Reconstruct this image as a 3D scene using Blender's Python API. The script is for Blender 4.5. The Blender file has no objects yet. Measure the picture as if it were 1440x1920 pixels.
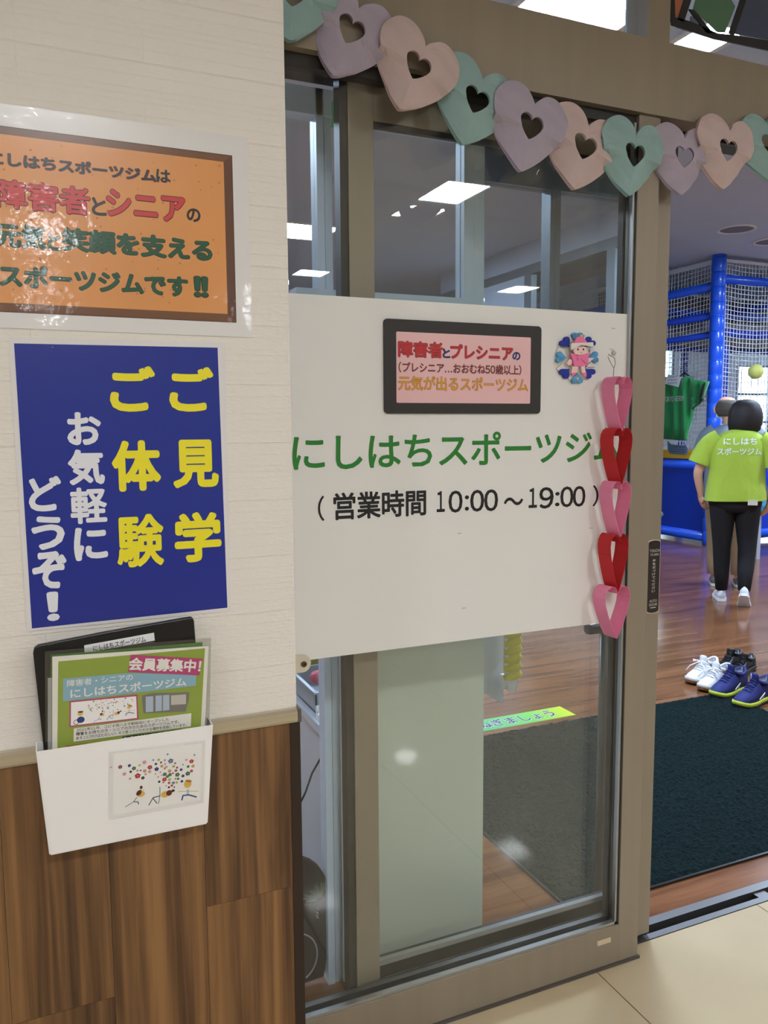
import bpy, bmesh, math, random
import numpy as np
from mathutils import Vector, Matrix
from mathutils.bvhtree import BVHTree

# ------------------------------------------------------------------ camera, world, exposure
SC = bpy.context.scene
COL = SC.collection
H = 1.45                                   # eye height of the photographer, metres
F_PX, CX, CY = 1500.0, 720.0, 960.0        # focal length and centre for the 1440 x 1920 frame
# world axes: X along the shop front to the right, Y into the gym, Z up
R = Matrix(((0.9170, 0.0480, -0.3950), (-0.3985, 0.0940, -0.9123), (-0.0067, 0.9944, 0.1054)))
_rx = Vector(R.col[0]).normalized()
_ry = (Vector(R.col[1]) - _rx * Vector(R.col[1]).dot(_rx)).normalized()
_rz = _rx.cross(_ry)
R = Matrix((_rx, _ry, _rz)).transposed()
cam_data = bpy.data.cameras.new('camera')
cam = bpy.data.objects.new('camera', cam_data)
COL.objects.link(cam)
cam.matrix_world = Matrix.Translation((0, 0, H)) @ R.to_4x4()
cam_data.sensor_fit = 'VERTICAL'
cam_data.sensor_height = 36.0
cam_data.lens = 36.0 * F_PX / 1920.0
cam_data.clip_start = 0.02
cam_data.clip_end = 100
SC.camera = cam

world = bpy.data.worlds.new('world')
SC.world = world
world.use_nodes = True
world.node_tree.nodes['Background'].inputs[0].default_value = (0.80, 0.84, 0.90, 1)
world.node_tree.nodes['Background'].inputs[1].default_value = 0.30

SC.view_settings.view_transform = 'Standard'
SC.view_settings.look = 'None'
SC.view_settings.gamma = 1.0
SC.view_settings.use_curve_mapping = False
SC.view_settings.exposure = 0.06
try:
    SC.cycles.transparent_max_bounces = 20
    SC.cycles.max_bounces = 5
    SC.cycles.diffuse_bounces = 3
    SC.cycles.glossy_bounces = 3
    SC.cycles.transmission_bounces = 3
except Exception:
    pass
CORRIDOR_LIGHT = 118.0                      # radiance of the mall corridor's ceiling panels
GYM_LIGHT = 125.0                           # radiance of the gym's ceiling panels
random.seed(7)

def ray(px, py):
    return R @ Vector(((px - CX) / F_PX, -(py - CY) / F_PX, -1.0))
def at(px, py, Y):
    d = ray(px, py); return Vector((0, 0, H)) + d * (Y / d.y)
def at_x(px, py, X):
    d = ray(px, py); return Vector((0, 0, H)) + d * (X / d.x)
def at_z(px, py, Z=0.0):
    d = ray(px, py); return Vector((0, 0, H)) + d * ((Z - H) / d.z)

# ------------------------------------------------------------------ materials
def lin(c):
    def f(v):
        v = v / 255.0
        return v / 12.92 if v <= 0.04045 else ((v + 0.055) / 1.055) ** 2.4
    return (f(c[0]), f(c[1]), f(c[2]), 1.0)

MATS = {}
def M(name, col=(200, 200, 200), rough=0.5, metal=0.0, spec=0.5, var=None, bump=None, emit=None, coat=0.0,
      coat_bump=None, sheen=0.0, trans=0.0, subsurf=0.0, stretch=(1, 1, 1), objrand=0.0):
    if name in MATS:
        return MATS[name]
    m = bpy.data.materials.new(name); m.use_nodes = True
    nt = m.node_tree; b = nt.nodes['Principled BSDF']
    b.inputs['Base Color'].default_value = lin(col)
    b.inputs['Roughness'].default_value = rough
    b.inputs['Metallic'].default_value = metal
    b.inputs['Specular IOR Level'].default_value = spec
    b.inputs['Coat Weight'].default_value = coat
    b.inputs['Coat Roughness'].default_value = 0.06
    b.inputs['Sheen Weight'].default_value = sheen
    if trans: b.inputs['Transmission Weight'].default_value = trans
    if subsurf:
        b.inputs['Subsurface Weight'].default_value = subsurf
        b.inputs['Subsurface Scale'].default_value = 0.01
    tc = nt.nodes.new('ShaderNodeTexCoord')
    mp = nt.nodes.new('ShaderNodeMapping'); mp.inputs['Scale'].default_value = stretch
    nt.links.new(tc.outputs['Object'], mp.inputs['Vector'])
    if var:
        n = nt.nodes.new('ShaderNodeTexNoise'); n.inputs['Scale'].default_value = var[0]; n.inputs['Detail'].default_value = 4
        nt.links.new(mp.outputs[0], n.inputs['Vector'])
        mr = nt.nodes.new('ShaderNodeMapRange')
        mr.inputs[1].default_value = 0.25; mr.inputs[2].default_value = 0.75
        mr.inputs[3].default_value = 1 - var[1]; mr.inputs[4].default_value = 1 + var[1]
        nt.links.new(n.outputs[0], mr.inputs[0])
        hs = nt.nodes.new('ShaderNodeHueSaturation'); hs.inputs['Color'].default_value = lin(col)
        nt.links.new(mr.outputs[0], hs.inputs['Value'])
        if objrand:
            oi = nt.nodes.new('ShaderNodeObjectInfo')
            m2 = nt.nodes.new('ShaderNodeMapRange'); m2.inputs[3].default_value = 1 - objrand; m2.inputs[4].default_value = 1 + objrand
            nt.links.new(oi.outputs['Random'], m2.inputs[0])
            mu = nt.nodes.new('ShaderNodeMath'); mu.operation = 'MULTIPLY'
            nt.links.new(mr.outputs[0], mu.inputs[0]); nt.links.new(m2.outputs[0], mu.inputs[1])
            nt.links.new(mu.outputs[0], hs.inputs['Value'])
        nt.links.new(hs.outputs[0], b.inputs['Base Color'])
    def add_bump(spec_, sock):
        n = nt.nodes.new('ShaderNodeTexNoise'); n.inputs['Scale'].default_value = spec_[0]; n.inputs['Detail'].default_value = 5
        nt.links.new(mp.outputs[0], n.inputs['Vector'])
        bp = nt.nodes.new('ShaderNodeBump'); bp.inputs['Strength'].default_value = spec_[1]
        bp.inputs['Distance'].default_value = spec_[2] if len(spec_) > 2 else 0.002
        nt.links.new(n.outputs[0], bp.inputs['Height']); nt.links.new(bp.outputs[0], b.inputs[sock])
    if bump: add_bump(bump, 'Normal')
    if coat_bump: add_bump(coat_bump, 'Coat Normal')
    if emit:
        b.inputs['Emission Color'].default_value = lin(emit[0]); b.inputs['Emission Strength'].default_value = emit[1]
    MATS[name] = m
    return m

def glass_mat(name, tint=(0.975, 0.99, 0.982), f0=0.055, rough=0.0):
    m = bpy.data.materials.new(name); m.use_nodes = True; nt = m.node_tree; nt.nodes.clear()
    out = nt.nodes.new('ShaderNodeOutputMaterial'); mix = nt.nodes.new('ShaderNodeMixShader')
    tr = nt.nodes.new('ShaderNodeBsdfTransparent'); tr.inputs[0].default_value = (*tint, 1)
    gl = nt.nodes.new('ShaderNodeBsdfGlossy'); gl.inputs['Roughness'].default_value = rough
    lw = nt.nodes.new('ShaderNodeLayerWeight'); lw.inputs['Blend'].default_value = 0.5
    pw = nt.nodes.new('ShaderNodeMath'); pw.operation = 'POWER'; pw.inputs[1].default_value = 5.0
    ma = nt.nodes.new('ShaderNodeMath'); ma.operation = 'MULTIPLY_ADD'; ma.inputs[1].default_value = 1 - f0; ma.inputs[2].default_value = f0
    nt.links.new(lw.outputs['Facing'], pw.inputs[0]); nt.links.new(pw.outputs[0], ma.inputs[0])
    nt.links.new(ma.outputs[0], mix.inputs[0]); nt.links.new(tr.outputs[0], mix.inputs[1]); nt.links.new(gl.outputs[0], mix.inputs[2])
    nt.links.new(mix.outputs[0], out.inputs['Surface'])
    return m

def wallpaper_mat():
    m = bpy.data.materials.new('embossed_wallpaper'); m.use_nodes = True; nt = m.node_tree; b = nt.nodes['Principled BSDF']
    b.inputs['Base Color'].default_value = lin((232, 225, 214)); b.inputs['Roughness'].default_value = 0.75
    tc = nt.nodes.new('ShaderNodeTexCoord'); sx = nt.nodes.new('ShaderNodeSeparateXYZ'); cb = nt.nodes.new('ShaderNodeCombineXYZ')
    nt.links.new(tc.outputs['Object'], sx.inputs[0]); nt.links.new(sx.outputs['X'], cb.inputs['X']); nt.links.new(sx.outputs['Z'], cb.inputs['Y'])
    hs = []
    for (w, h, off, mort) in ((0.62, 0.0190, 0.37, 0.0009), (0.45, 0.0475, 0.61, 0.0013)):
        br = nt.nodes.new('ShaderNodeTexBrick'); br.inputs['Scale'].default_value = 1.0
        br.offset = off; br.squash = 1.0
        br.inputs['Brick Width'].default_value = w; br.inputs['Row Height'].default_value = h
        br.inputs['Mortar Size'].default_value = mort; br.inputs['Mortar Smooth'].default_value = 0.15
        br.inputs['Color1'].default_value = (0.75, 0.75, 0.75, 1); br.inputs['Color2'].default_value = (1, 1, 1, 1); br.inputs['Mortar'].default_value = (0, 0, 0, 1)
        nt.links.new(cb.outputs[0], br.inputs['Vector']); hs.append(br)
    n = nt.nodes.new('ShaderNodeTexNoise'); n.inputs['Scale'].default_value = 160; n.inputs['Detail'].default_value = 6
    mp = nt.nodes.new('ShaderNodeMapping'); mp.inputs['Scale'].default_value = (0.5, 1.4, 1)
    nt.links.new(cb.outputs[0], mp.inputs[0]); nt.links.new(mp.outputs[0], n.inputs['Vector'])
    a = nt.nodes.new('ShaderNodeMixRGB'); a.blend_type = 'MULTIPLY'; a.inputs[0].default_value = 0.5
    nt.links.new(hs[0].outputs['Color'], a.inputs[1]); nt.links.new(hs[1].outputs['Color'], a.inputs[2])
    s = nt.nodes.new('ShaderNodeMath'); s.operation = 'MULTIPLY_ADD'; s.inputs[1].default_value = 0.55
    nt.links.new(n.outputs[0], s.inputs[0]); nt.links.new(a.outputs[0], s.inputs[2])
    bp = nt.nodes.new('ShaderNodeBump'); bp.inputs['Strength'].default_value = 0.8; bp.inputs['Distance'].default_value = 0.003
    nt.links.new(s.outputs[0], bp.inputs['Height']); nt.links.new(bp.outputs[0], b.inputs['Normal'])
    return m

def wood_mat(name, dark, light, stretch, rough, scale=6.0, objrand=True, bump=0.15, spec=0.5):
    m = bpy.data.materials.new(name); m.use_nodes = True; nt = m.node_tree; b = nt.nodes['Principled BSDF']
    b.inputs['Roughness'].default_value = rough; b.inputs['Specular IOR Level'].default_value = spec
    tc = nt.nodes.new('ShaderNodeTexCoord'); mp = nt.nodes.new('ShaderNodeMapping'); mp.inputs['Scale'].default_value = stretch
    vec = tc.outputs['Object']
    if objrand:
        oi = nt.nodes.new('ShaderNodeObjectInfo'); ad = nt.nodes.new('ShaderNodeVectorMath'); ad.operation = 'ADD'
        sc = nt.nodes.new('ShaderNodeVectorMath'); sc.operation = 'SCALE'; sc.inputs[3].default_value = 37.0
        cb = nt.nodes.new('ShaderNodeCombineXYZ')
        for k in range(3): nt.links.new(oi.outputs['Random'], cb.inputs[k])
        nt.links.new(cb.outputs[0], sc.inputs[0]); nt.links.new(sc.outputs[0], ad.inputs[0]); nt.links.new(vec, ad.inputs[1]); vec = ad.outputs[0]
    nt.links.new(vec, mp.inputs[0])
    n = nt.nodes.new('ShaderNodeTexNoise'); n.inputs['Scale'].default_value = scale; n.inputs['Detail'].default_value = 8; n.inputs['Distortion'].default_value = 0.6
    nt.links.new(mp.outputs[0], n.inputs['Vector'])
    n2 = nt.nodes.new('ShaderNodeTexNoise'); n2.inputs['Scale'].default_value = scale * 4.5; n2.inputs['Detail'].default_value = 5
    nt.links.new(mp.outputs[0], n2.inputs['Vector'])
    mx = nt.nodes.new('ShaderNodeMath'); mx.operation = 'MULTIPLY_ADD'; mx.inputs[1].default_value = .32; mx.inputs[2].default_value = -.16
    nt.links.new(n2.outputs[0], mx.inputs[0]); ad2 = nt.nodes.new('ShaderNodeMath'); nt.links.new(mx.outputs[0], ad2.inputs[0]); nt.links.new(n.outputs[0], ad2.inputs[1])
    cr = nt.nodes.new('ShaderNodeValToRGB')
    cr.color_ramp.elements[0].position = 0.34; cr.color_ramp.elements[0].color = lin(dark)
    cr.color_ramp.elements[1].position = 0.68; cr.color_ramp.elements[1].color = lin(light)
    nt.links.new(ad2.outputs[0], cr.inputs[0])
    if objrand:
        hs = nt.nodes.new('ShaderNodeHueSaturation'); mr = nt.nodes.new('ShaderNodeMapRange')
        mr.inputs[3].default_value = 0.90; mr.inputs[4].default_value = 1.1
        nt.links.new(oi.outputs['Random'], mr.inputs[0]); nt.links.new(mr.outputs[0], hs.inputs['Value'])
        nt.links.new(cr.outputs[0], hs.inputs['Color']); nt.links.new(hs.outputs[0], b.inputs['Base Color'])
    else:
        nt.links.new(cr.outputs[0], b.inputs['Base Color'])
    bp = nt.nodes.new('ShaderNodeBump'); bp.inputs['Strength'].default_value = bump; bp.inputs['Distance'].default_value = 0.001
    nt.links.new(n.outputs[0], bp.inputs['Height']); nt.links.new(bp.outputs[0], b.inputs['Normal'])
    return m

def emit_mat(name, col, strength):
    m = bpy.data.materials.new(name); m.use_nodes = True; nt = m.node_tree; nt.nodes.clear()
    out = nt.nodes.new('ShaderNodeOutputMaterial'); e = nt.nodes.new('ShaderNodeEmission')
    e.inputs[0].default_value = lin(col); e.inputs[1].default_value = strength
    nt.links.new(e.outputs[0], out.inputs['Surface'])
    return m

PAPER = wallpaper_mat()
GLASS = glass_mat('clear_glass')
PANEL_WOOD = wood_mat('walnut_panel', (74, 48, 25), (142, 102, 60), (1.0, 1.0, 0.03), 0.5, scale=30)
FLOOR_WOOD = wood_mat('gym_wood_floor', (98, 60, 38), (142, 96, 64), (0.12, 1.3, 1.0), 0.17, scale=9, objrand=False, bump=0.03)
BRONZE = M('bronze_aluminium', (149, 136, 118), 0.45, 0.25, var=(3, .06), stretch=(8, 8, .4))
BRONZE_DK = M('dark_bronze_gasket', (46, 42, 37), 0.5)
SILVER = M('silver_bead', (180, 180, 178), 0.3, 0.9)
ALU = M('brushed_aluminium_trim', (205, 196, 176), 0.32, 0.85, var=(40, .08), stretch=(.05, 1, 4))
STEEL = M('stainless_steel', (118, 116, 114), 0.4, 0.9)
BLUEGREY = M('pale_blue_grey_frame', (206, 219, 232), 0.4, 0.0)
FROST = M('pale_green_frosted_panel', (206, 210, 196), 0.25, var=(1.5, .03))
WHITE = M('white_plastic', (244, 241, 238), 0.35)
SIGNW = M('white_sign_board', (232, 230, 225), 0.38, var=(2.5, .015))
TILE = M('beige_floor_tile', (188, 170, 138), 0.06, var=(4, .04), objrand=.03)
GROUT = M('brown_grout', (120, 98, 72), 0.8)
CEIL = M('grey_ceiling_board', (196, 208, 226), 0.85, var=(2, .02))
CEILC = M('corridor_ceiling_board', (214, 211, 205), 0.85, var=(2, .02))
GREYW = M('light_grey_wall', (200, 203, 208), 0.8, var=(2, .02))
BLACK = M('black_plastic', (16, 15, 15), 0.35)
INK = M('black_ink', (18, 17, 16), 0.5)
LAM = M('laminated_white_paper', (226, 222, 218), 0.3, coat=.6, coat_bump=(9, .25, .01))
def flat(name, col=(200, 200, 200), rough=0.45, **k): return M(name, col, rough, **k)

# ------------------------------------------------------------------ mesh helpers
class MB:
    def __init__(s): s.v = []; s.f = []
    def add(s, vs, fs):
        o = len(s.v); s.v += [tuple(p) for p in vs]; s.f += [tuple(i + o for i in q) for q in fs]; return s
    def box(s, x0, x1, y0, y1, z0, z1):
        vs = [(x0, y0, z0), (x1, y0, z0), (x1, y1, z0), (x0, y1, z0), (x0, y0, z1), (x1, y0, z1), (x1, y1, z1), (x0, y1, z1)]
        return s.add(vs, [(0, 3, 2, 1), (4, 5, 6, 7), (0, 1, 5, 4), (1, 2, 6, 5), (2, 3, 7, 6), (3, 0, 4, 7)])
    def hexa(s, p): # 8 points: bottom 4, top 4
        return s.add(p, [(0, 3, 2, 1), (4, 5, 6, 7), (0, 1, 5, 4), (1, 2, 6, 5), (2, 3, 7, 6), (3, 0, 4, 7)])
    def prism(s, poly, d):
        n = len(poly); poly = [Vector(p) for p in poly]; d = Vector(d)
        vs = poly + [p + d for p in poly]
        fs = [tuple(range(n)), tuple(range(2 * n - 1, n - 1, -1))] + [(i, i + n, (i + 1) % n + n, (i + 1) % n) for i in range(n)]
        return s.add(vs, fs)
    def tube(s, pts, r, n=8, ry=None, up=None, caps=True):
        pts = [Vector(p) for p in pts]; m = len(pts)
        rs = r if isinstance(r, (list, tuple)) else [r] * m
        rys = ry if isinstance(ry, (list, tuple)) else ([ry] * m if ry else rs)
        prev = None; o = len(s.v)
        for i in range(m):
            t = (pts[min(i + 1, m - 1)] - pts[max(i - 1, 0)])
            t = t.normalized() if t.length > 1e-9 else Vector((0, 0, 1))
            if up is not None: a = Vector(up)
            elif prev is not None: a = prev
            else: a = Vector((0, 0, 1)) if abs(t.z) < .9 else Vector((1, 0, 0))
            a = (a - t * a.dot(t))
            a = a.normalized() if a.length > 1e-6 else t.orthogonal().normalized()
            prev = a; b = t.cross(a)
            for k in range(n):
                th = 2 * math.pi * k / n
                s.v.append(tuple(pts[i] + a * (math.cos(th) * rs[i]) + b * (math.sin(th) * rys[i])))
        for i in range(m - 1):
            for k in range(n):
                k2 = (k + 1) % n
                s.f.append((o + i * n + k, o + i * n + k2, o + (i + 1) * n + k2, o + (i + 1) * n + k))
        if caps:
            s.f.append(tuple(o + k for k in range(n - 1, -1, -1))); s.f.append(tuple(o + (m - 1) * n + k for k in range(n)))
        return s
    def rings(s, rings, caps=True, closed=True):
        o = len(s.v); n = len(rings[0])
        for r in rings: s.v += [tuple(p) for p in r]
        for i in range(len(rings) - 1):
            for k in range(n if closed else n - 1):
                k2 = (k + 1) % n
                s.f.append((o + i * n + k, o + i * n + k2, o + (i + 1) * n + k2, o + (i + 1) * n + k))
        if caps and closed:
            s.f.append(tuple(o + k for k in range(n - 1, -1, -1))); s.f.append(tuple(o + (len(rings) - 1) * n + k for k in range(n)))
        return s
    def ball(s, c, rx, ry=None, rz=None, n=14, m=9):
        c = Vector(c); ry = ry or rx; rz = rz or rx
        rg = []
        for i in range(1, m):
            ph = math.pi * i / m
            rg.append([c + Vector((rx * math.sin(ph) * math.cos(2 * math.pi * k / n), ry * math.sin(ph) * math.sin(2 * math.pi * k / n), -rz * math.cos(ph))) for k in range(n)])
        return s.rings(rg)
    def build(s, name, mat, parent=None, smooth=False, bevel=0.0, fix=True):
        me = bpy.data.meshes.new(name); me.from_pydata(s.v, [], s.f); me.validate()
        if fix:
            bm = bmesh.new(); bm.from_mesh(me); bmesh.ops.recalc_face_normals(bm, faces=bm.faces[:]); bm.to_mesh(me); bm.free()
        if smooth: me.shade_smooth()
        o = bpy.data.objects.new(name, me); COL.objects.link(o)
        if mat: me.materials.append(mat)
        if bevel:
            bv = o.modifiers.new('bevel', 'BEVEL'); bv.width = bevel; bv.segments = 2; bv.limit_method = 'ANGLE'
        if parent:
            o.parent = parent
            L = Vector((0, 0, 0)); q = parent
            while q is not None:
                L += q.location; q = q.parent
            o.location = -L
        return o

def tag(o, label=None, cat=None, group=None, kind=None):
    if label: o['label'] = label
    if cat: o['category'] = cat
    if group: o['group'] = group
    if kind: o['kind'] = kind
    return o
def thing(name, label, cat, loc, group=None):
    o = bpy.data.objects.new(name, None); COL.objects.link(o); o.location = loc; o.empty_display_size = .05
    return tag(o, label, cat, group)
def setting(name, loc=(0, 0, 0), label=None):
    o = bpy.data.objects.new(name, None); COL.objects.link(o); o.location = loc; o.empty_display_size = .05
    o['kind'] = 'structure'
    if label: o['label'] = label
    return o
def struct(o, label=None):
    o['kind'] = 'structure'
    if label: o['label'] = label
    return o

class Fr:
    """A flat surface: origin O, unit axes U (right) and V (up), N towards the viewer."""
    def __init__(s, O, U=(1, 0, 0), V=(0, 0, 1)):
        s.O = Vector(O); s.U = Vector(U).normalized(); V = Vector(V); s.V = (V - s.U * V.dot(s.U)).normalized(); s.N = s.U.cross(s.V)
    def px(s, x, y):
        d = ray(x, y); c = Vector((0, 0, H)); t = (s.O - c).dot(s.N) / d.dot(s.N); p = c + d * t - s.O
        return p.dot(s.U), p.dot(s.V)
    def P(s, u, v, n=0.0): return s.O + s.U * u + s.V * v + s.N * n
    def poly(s, pts, n): return [s.P(*s.px(x, y), n) for x, y in pts]

def plate(fr, pts_px, n0, n1, mb=None):
    mb = mb or MB(); return mb.prism(fr.poly(pts_px, n0), fr.N * (n1 - n0))

_gc = {}
def glyph(ch):
    """One character's outline as flat faces, with its advance, in em units."""
    if ch in _gc: return _gc[ch]
    if ch in ' \u3000': _gc[ch] = (np.zeros((0, 2)), [], .35); return _gc[ch]
    asc = 33 <= ord(ch) <= 126
    c = bpy.data.curves.new('t', 'FONT'); c.body = chr(ord(ch) + 0xFEE0) if asc else ch; c.resolution_u = 3
    o = bpy.data.objects.new('t', c); COL.objects.link(o)
    bpy.context.view_layer.update()
    dg = bpy.context.evaluated_depsgraph_get()
    me = bpy.data.meshes.new_from_object(o.evaluated_get(dg))
    v = np.array([tuple(p.co)[:2] for p in me.vertices], float); f = [tuple(p.vertices) for p in me.polygons]
    bpy.data.objects.remove(o); bpy.data.curves.remove(c); bpy.data.meshes.remove(me)
    adv = .98
    if asc:
        w = v[:, 0].max() - v[:, 0].min(); v[:, 0] += .045 - v[:, 0].min(); adv = w + .09
    _gc[ch] = (v, f, adv); return _gc[ch]
def text_mesh(body, bold=0.0):
    """A line of characters; bold strokes are grown by laying the outline over itself all round."""
    V, Fc, x, o = [], [], 0.0, 0
    for ch in body:
        v, f, adv = glyph(ch)
        if len(v):
            V.append(v + np.array([x, 0.0])); Fc += [tuple(i + o for i in q) for q in f]; o += len(v)
        x += adv
    V = np.concatenate(V); V = np.hstack([V, np.zeros((len(V), 1))])
    if bold:
        n = 8 if bold > .014 else 4; base, bf = V, list(Fc)
        for k in range(n):
            a = 2 * math.pi * k / n; Fc += [tuple(i + o for i in q) for q in bf]; V = np.concatenate([V, base + np.array([bold * math.cos(a), bold * math.sin(a), (k + 1) * 2.2e-5])]); o += len(base)
    return V, Fc

def letter_uv(fr, body, u0, v0, u1, v1, mat, parent, n=.0006, bold=0.0, name='lettering', slant=0.0):
    """Lettering fitted to the rectangle u0..u1, v0..v1 of a surface."""
    v, f = text_mesh(body, 0.0); lo = v.min(0); hi = v.max(0); hi[2] = lo[2] + 1
    if bold: v, f = text_mesh(body, bold)
    q = (v - lo) / (hi - lo)
    mb = MB(); mb.v = [tuple(fr.P(u0 + a * (u1 - u0) + slant * b * (v1 - v0), v0 + b * (v1 - v0), n + e)) for a, b, e in q]; mb.f = list(f)
    return mb.build(name, mat, parent, fix=False)
def letter(fr, body, tl, br, mat, parent, n=.0006, bold=0.0, outline=None, obold=0.05, name='lettering'):
    a = fr.px(*tl); b = fr.px(*br)
    if outline: letter_uv(fr, body, a[0], b[1], b[0], a[1], outline, parent, n, obold, name)
    return letter_uv(fr, body, a[0], b[1], b[0], a[1], mat, parent, n + (.0005 if outline else 0), bold, name)

def scribble(fr, tl, br, rows, mat, parent, n, name='handwriting'):
    """Writing too small to read in the photograph: rows of short uneven strokes."""
    (u0, v1), (u1, v0) = fr.px(*tl), fr.px(*br); mb = MB(); h = (v1 - v0) / rows; rnd = random.Random(rows * 31 + int(tl[0]))
    for r in range(rows):
        u = u0; top = v1 - h * r
        while u < u1 - h * .3:
            w = h * rnd.uniform(.25, .6); a = top - h * rnd.uniform(.08, .3); b_ = top - h * rnd.uniform(.55, .8)
            mb.add([fr.P(u, a, n), fr.P(u + w * .3, b_, n), fr.P(u + w * .55, b_, n), fr.P(u + w * .3, a, n)], [(0, 1, 2, 3)])
            mb.add([fr.P(u, (a + b_) / 2, n), fr.P(u + w, (a + b_) / 2 - h * .06, n), fr.P(u + w, (a + b_) / 2 + h * .06, n), fr.P(u, (a + b_) / 2 + h * .12, n)], [(0, 1, 2, 3)])
            u += w + h * .12
    return mb.build(name, mat, parent, fix=False)

# ================================================================== THE SETTING
YW, YF, YS = 1.300, 1.610, 1.668            # wall face, fixed door panel face, sliding door face
XE = 0.395                                  # right end of the papered wall

# corridor floor of large tiles
fl = setting('floor', (0, 0, 0), 'polished beige tile floor of the corridor')
MB().box(-5, 7, -8, 1.655, -.06, -.002).build('floor_base', GROUT, fl)
PITCH = .636
tile_me = None
for i in range(-5, 8):
    for j in range(-7, 1):
        x0 = 1.307 + (i - 2) * PITCH; y1 = 1.655 + j * PITCH
        if tile_me is None:
            o = MB().box(.0018, PITCH - .0018, -PITCH + .0018, -.0018, -.012, 0).build('tile', TILE, None, bevel=.0)
            tile_me = o.data
        else:
            o = bpy.data.objects.new('tile', tile_me); COL.objects.link(o)
        o.parent = fl; o.location = (x0, y1, 0)
# gym floor
struct(MB().box(-3, 16, 1.735, 16, -.06, 0).build('floor_inside', FLOOR_WOOD), 'glossy reddish wood floor of the gym')
# ceilings
CZ = 2.70
struct(MB().box(-5, 7, -8, 1.60, CZ, CZ + .08).build('ceiling', CEILC), 'pale ceiling of the corridor')
GZ = 3.43
struct(MB().box(-3, 16, 1.77, 16, GZ, GZ + .08).build('ceiling_inside', CEIL), 'grey ceiling of the gym')
# far ends
struct(MB().box(-5, 7, -8.1, -8, 0, CZ).build('wall_corridor', GREYW), 'far wall of the corridor behind the viewer')
struct(MB().box(-3.1, -3, 1.7, 16, 0, GZ).build('wall_gym_side', GREYW))
struct(MB().box(15.9, 16, 1.7, 16, 0, GZ).build('wall_gym_end', GREYW))

# left wall: papered pier with wood panelling below an aluminium rail
wl = setting('wall_left', (XE, YW, 0), 'cream embossed papered wall with walnut panelling below')
MB().box(-3, XE, YW, 1.60, 0, CZ).build('wallpaper', PAPER, wl)
za = at(553, 1325, YW).z; zb = at(553, 1349, YW).z
PZ = zb
bw = .152
xs = XE - .015
row = 0
while xs > -.9:
    x1 = xs; x0 = xs - bw; cuts = [0, [.625, .31, .47, .18, .74, .40, .55, .25, .68][row % 9], PZ]
    if row == 0: cuts = [0, at(470, 1675, YW).z, PZ]
    if row == 1: cuts = [0, .06, PZ]
    if row == 2: cuts = [0, at(150, 1880, YW).z, PZ]
    for k in range(2):
        MB().box(x0 + .0003, x1 - .0003, YW - .009, YW - .0005, cuts[k] + .0003, cuts[k + 1] - .0003).build('plank', PANEL_WOOD, wl)
    xs -= bw; row += 1
MB().box(XE - .015, XE + .003, YW - .010, YW + .03, 0, PZ).build('corner_strip', M('dark_brown_edge', (40, 24, 12), .5), wl)
tr = MB(); prof = [(YW, zb - .001), (YW - .013, zb), (YW - .015, zb + .004), (YW - .015, za - .004), (YW - .011, za), (YW, za)]
tr.prism([(-3, y, z) for y, z in prof], (3 + XE - .002, 0, 0))
trim = struct(tr.build('trim_1', ALU), 'brushed aluminium rail between wallpaper and wood panel')
MB().box(XE - .0015, XE + .004, YW - .016, YW + .012, zb, za).build('end_cap', STEEL, trim)

# bronze header over the doors
hd = setting('trim_2', (1.3, YF, 2.2), 'bronze aluminium header beam above the automatic door')
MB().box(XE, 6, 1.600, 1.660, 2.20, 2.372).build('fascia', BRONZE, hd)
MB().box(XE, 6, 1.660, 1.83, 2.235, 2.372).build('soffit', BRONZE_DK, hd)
MB().box(XE, 6, 1.662, 1.672, 2.19, 2.24).build('rail', M('dark_steel', (60, 58, 56), .35, .6), hd)

# transom lights above the header
tw = setting('window_1', (1.4, YF, 2.372), 'transom glazing above the bronze header')
pa = at(1206, 60, 1.62).x; pb = at(1246, 60, 1.62).x
MB().box(pa, pb, 1.602, 1.68, 2.30, CZ).build('mullion', BRONZE, tw)
MB().box(at(1172, 40, 1.70).x, at(1206, 60, 1.64).x, 1.66, 1.70, 2.372, CZ).build('inner_frame', BLUEGREY, tw)
MB().box(XE, pa, 1.640, 1.646, 2.372, CZ).build('pane', GLASS, tw)
MB().box(pb, 6, 1.640, 1.646, 2.372, CZ).build('pane', GLASS, tw)
struct(MB().box(XE, 6, 1.60, 1.78, CZ, GZ + .1).build('wall_upper', GREYW), 'wall above the transom')

# fixed door leaf
GX = at(1160, 1734, YF).x                                  # inner edge of the right stile
d1 = setting('door_1', (1.2, YF, 0), 'fixed glazed leaf of the automatic door in bronze aluminium')
FXR = 1.446
MB().box(GX, FXR, YF, YF + .045, .004, 2.20).build('stile', BRONZE, d1, bevel=.0015)
MB().box(XE, XE + .06, YF, YF + .045, .004, 2.20).build('stile', BRONZE, d1)
MB().box(XE + .06, GX, YF, YF + .045, .004, .1135).build('bottom_rail', BRONZE, d1)
MB().box(XE + .06, GX, YF + .002, YF + .0035, .0725, .0745).build('rail_line', BRONZE_DK, d1)
MB().box(XE + .06, GX, YF + .012, YF + .045, 2.175, 2.20).build('top_rail', BRONZE_DK, d1)
MB().box(XE + .06, GX - .004, 1.628, 1.636, .11, 2.18).build('pane', GLASS, d1)
b = MB(); b.box(XE + .06, GX - .004, YF + .004, YF + .017, .1135, .1215); b.box(GX - .011, GX - .003, YF + .004, YF + .017, .1135, 2.18)
b.build('glazing_bead', SILVER, d1)
b = MB(); b.box(GX - .0035, GX, YF + .0005, YF + .017, .1135, 2.18); b.box(GX - .02, GX - .011, YF + .027, YF + .045, .12, 2.18)
b.build('gasket', BRONZE_DK, d1)
b = MB(); b.box(XE + .06, GX - .01, YF + .028, YF + .043, .1135, .128); b.build('glazing_bead', STEEL, d1)
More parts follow.
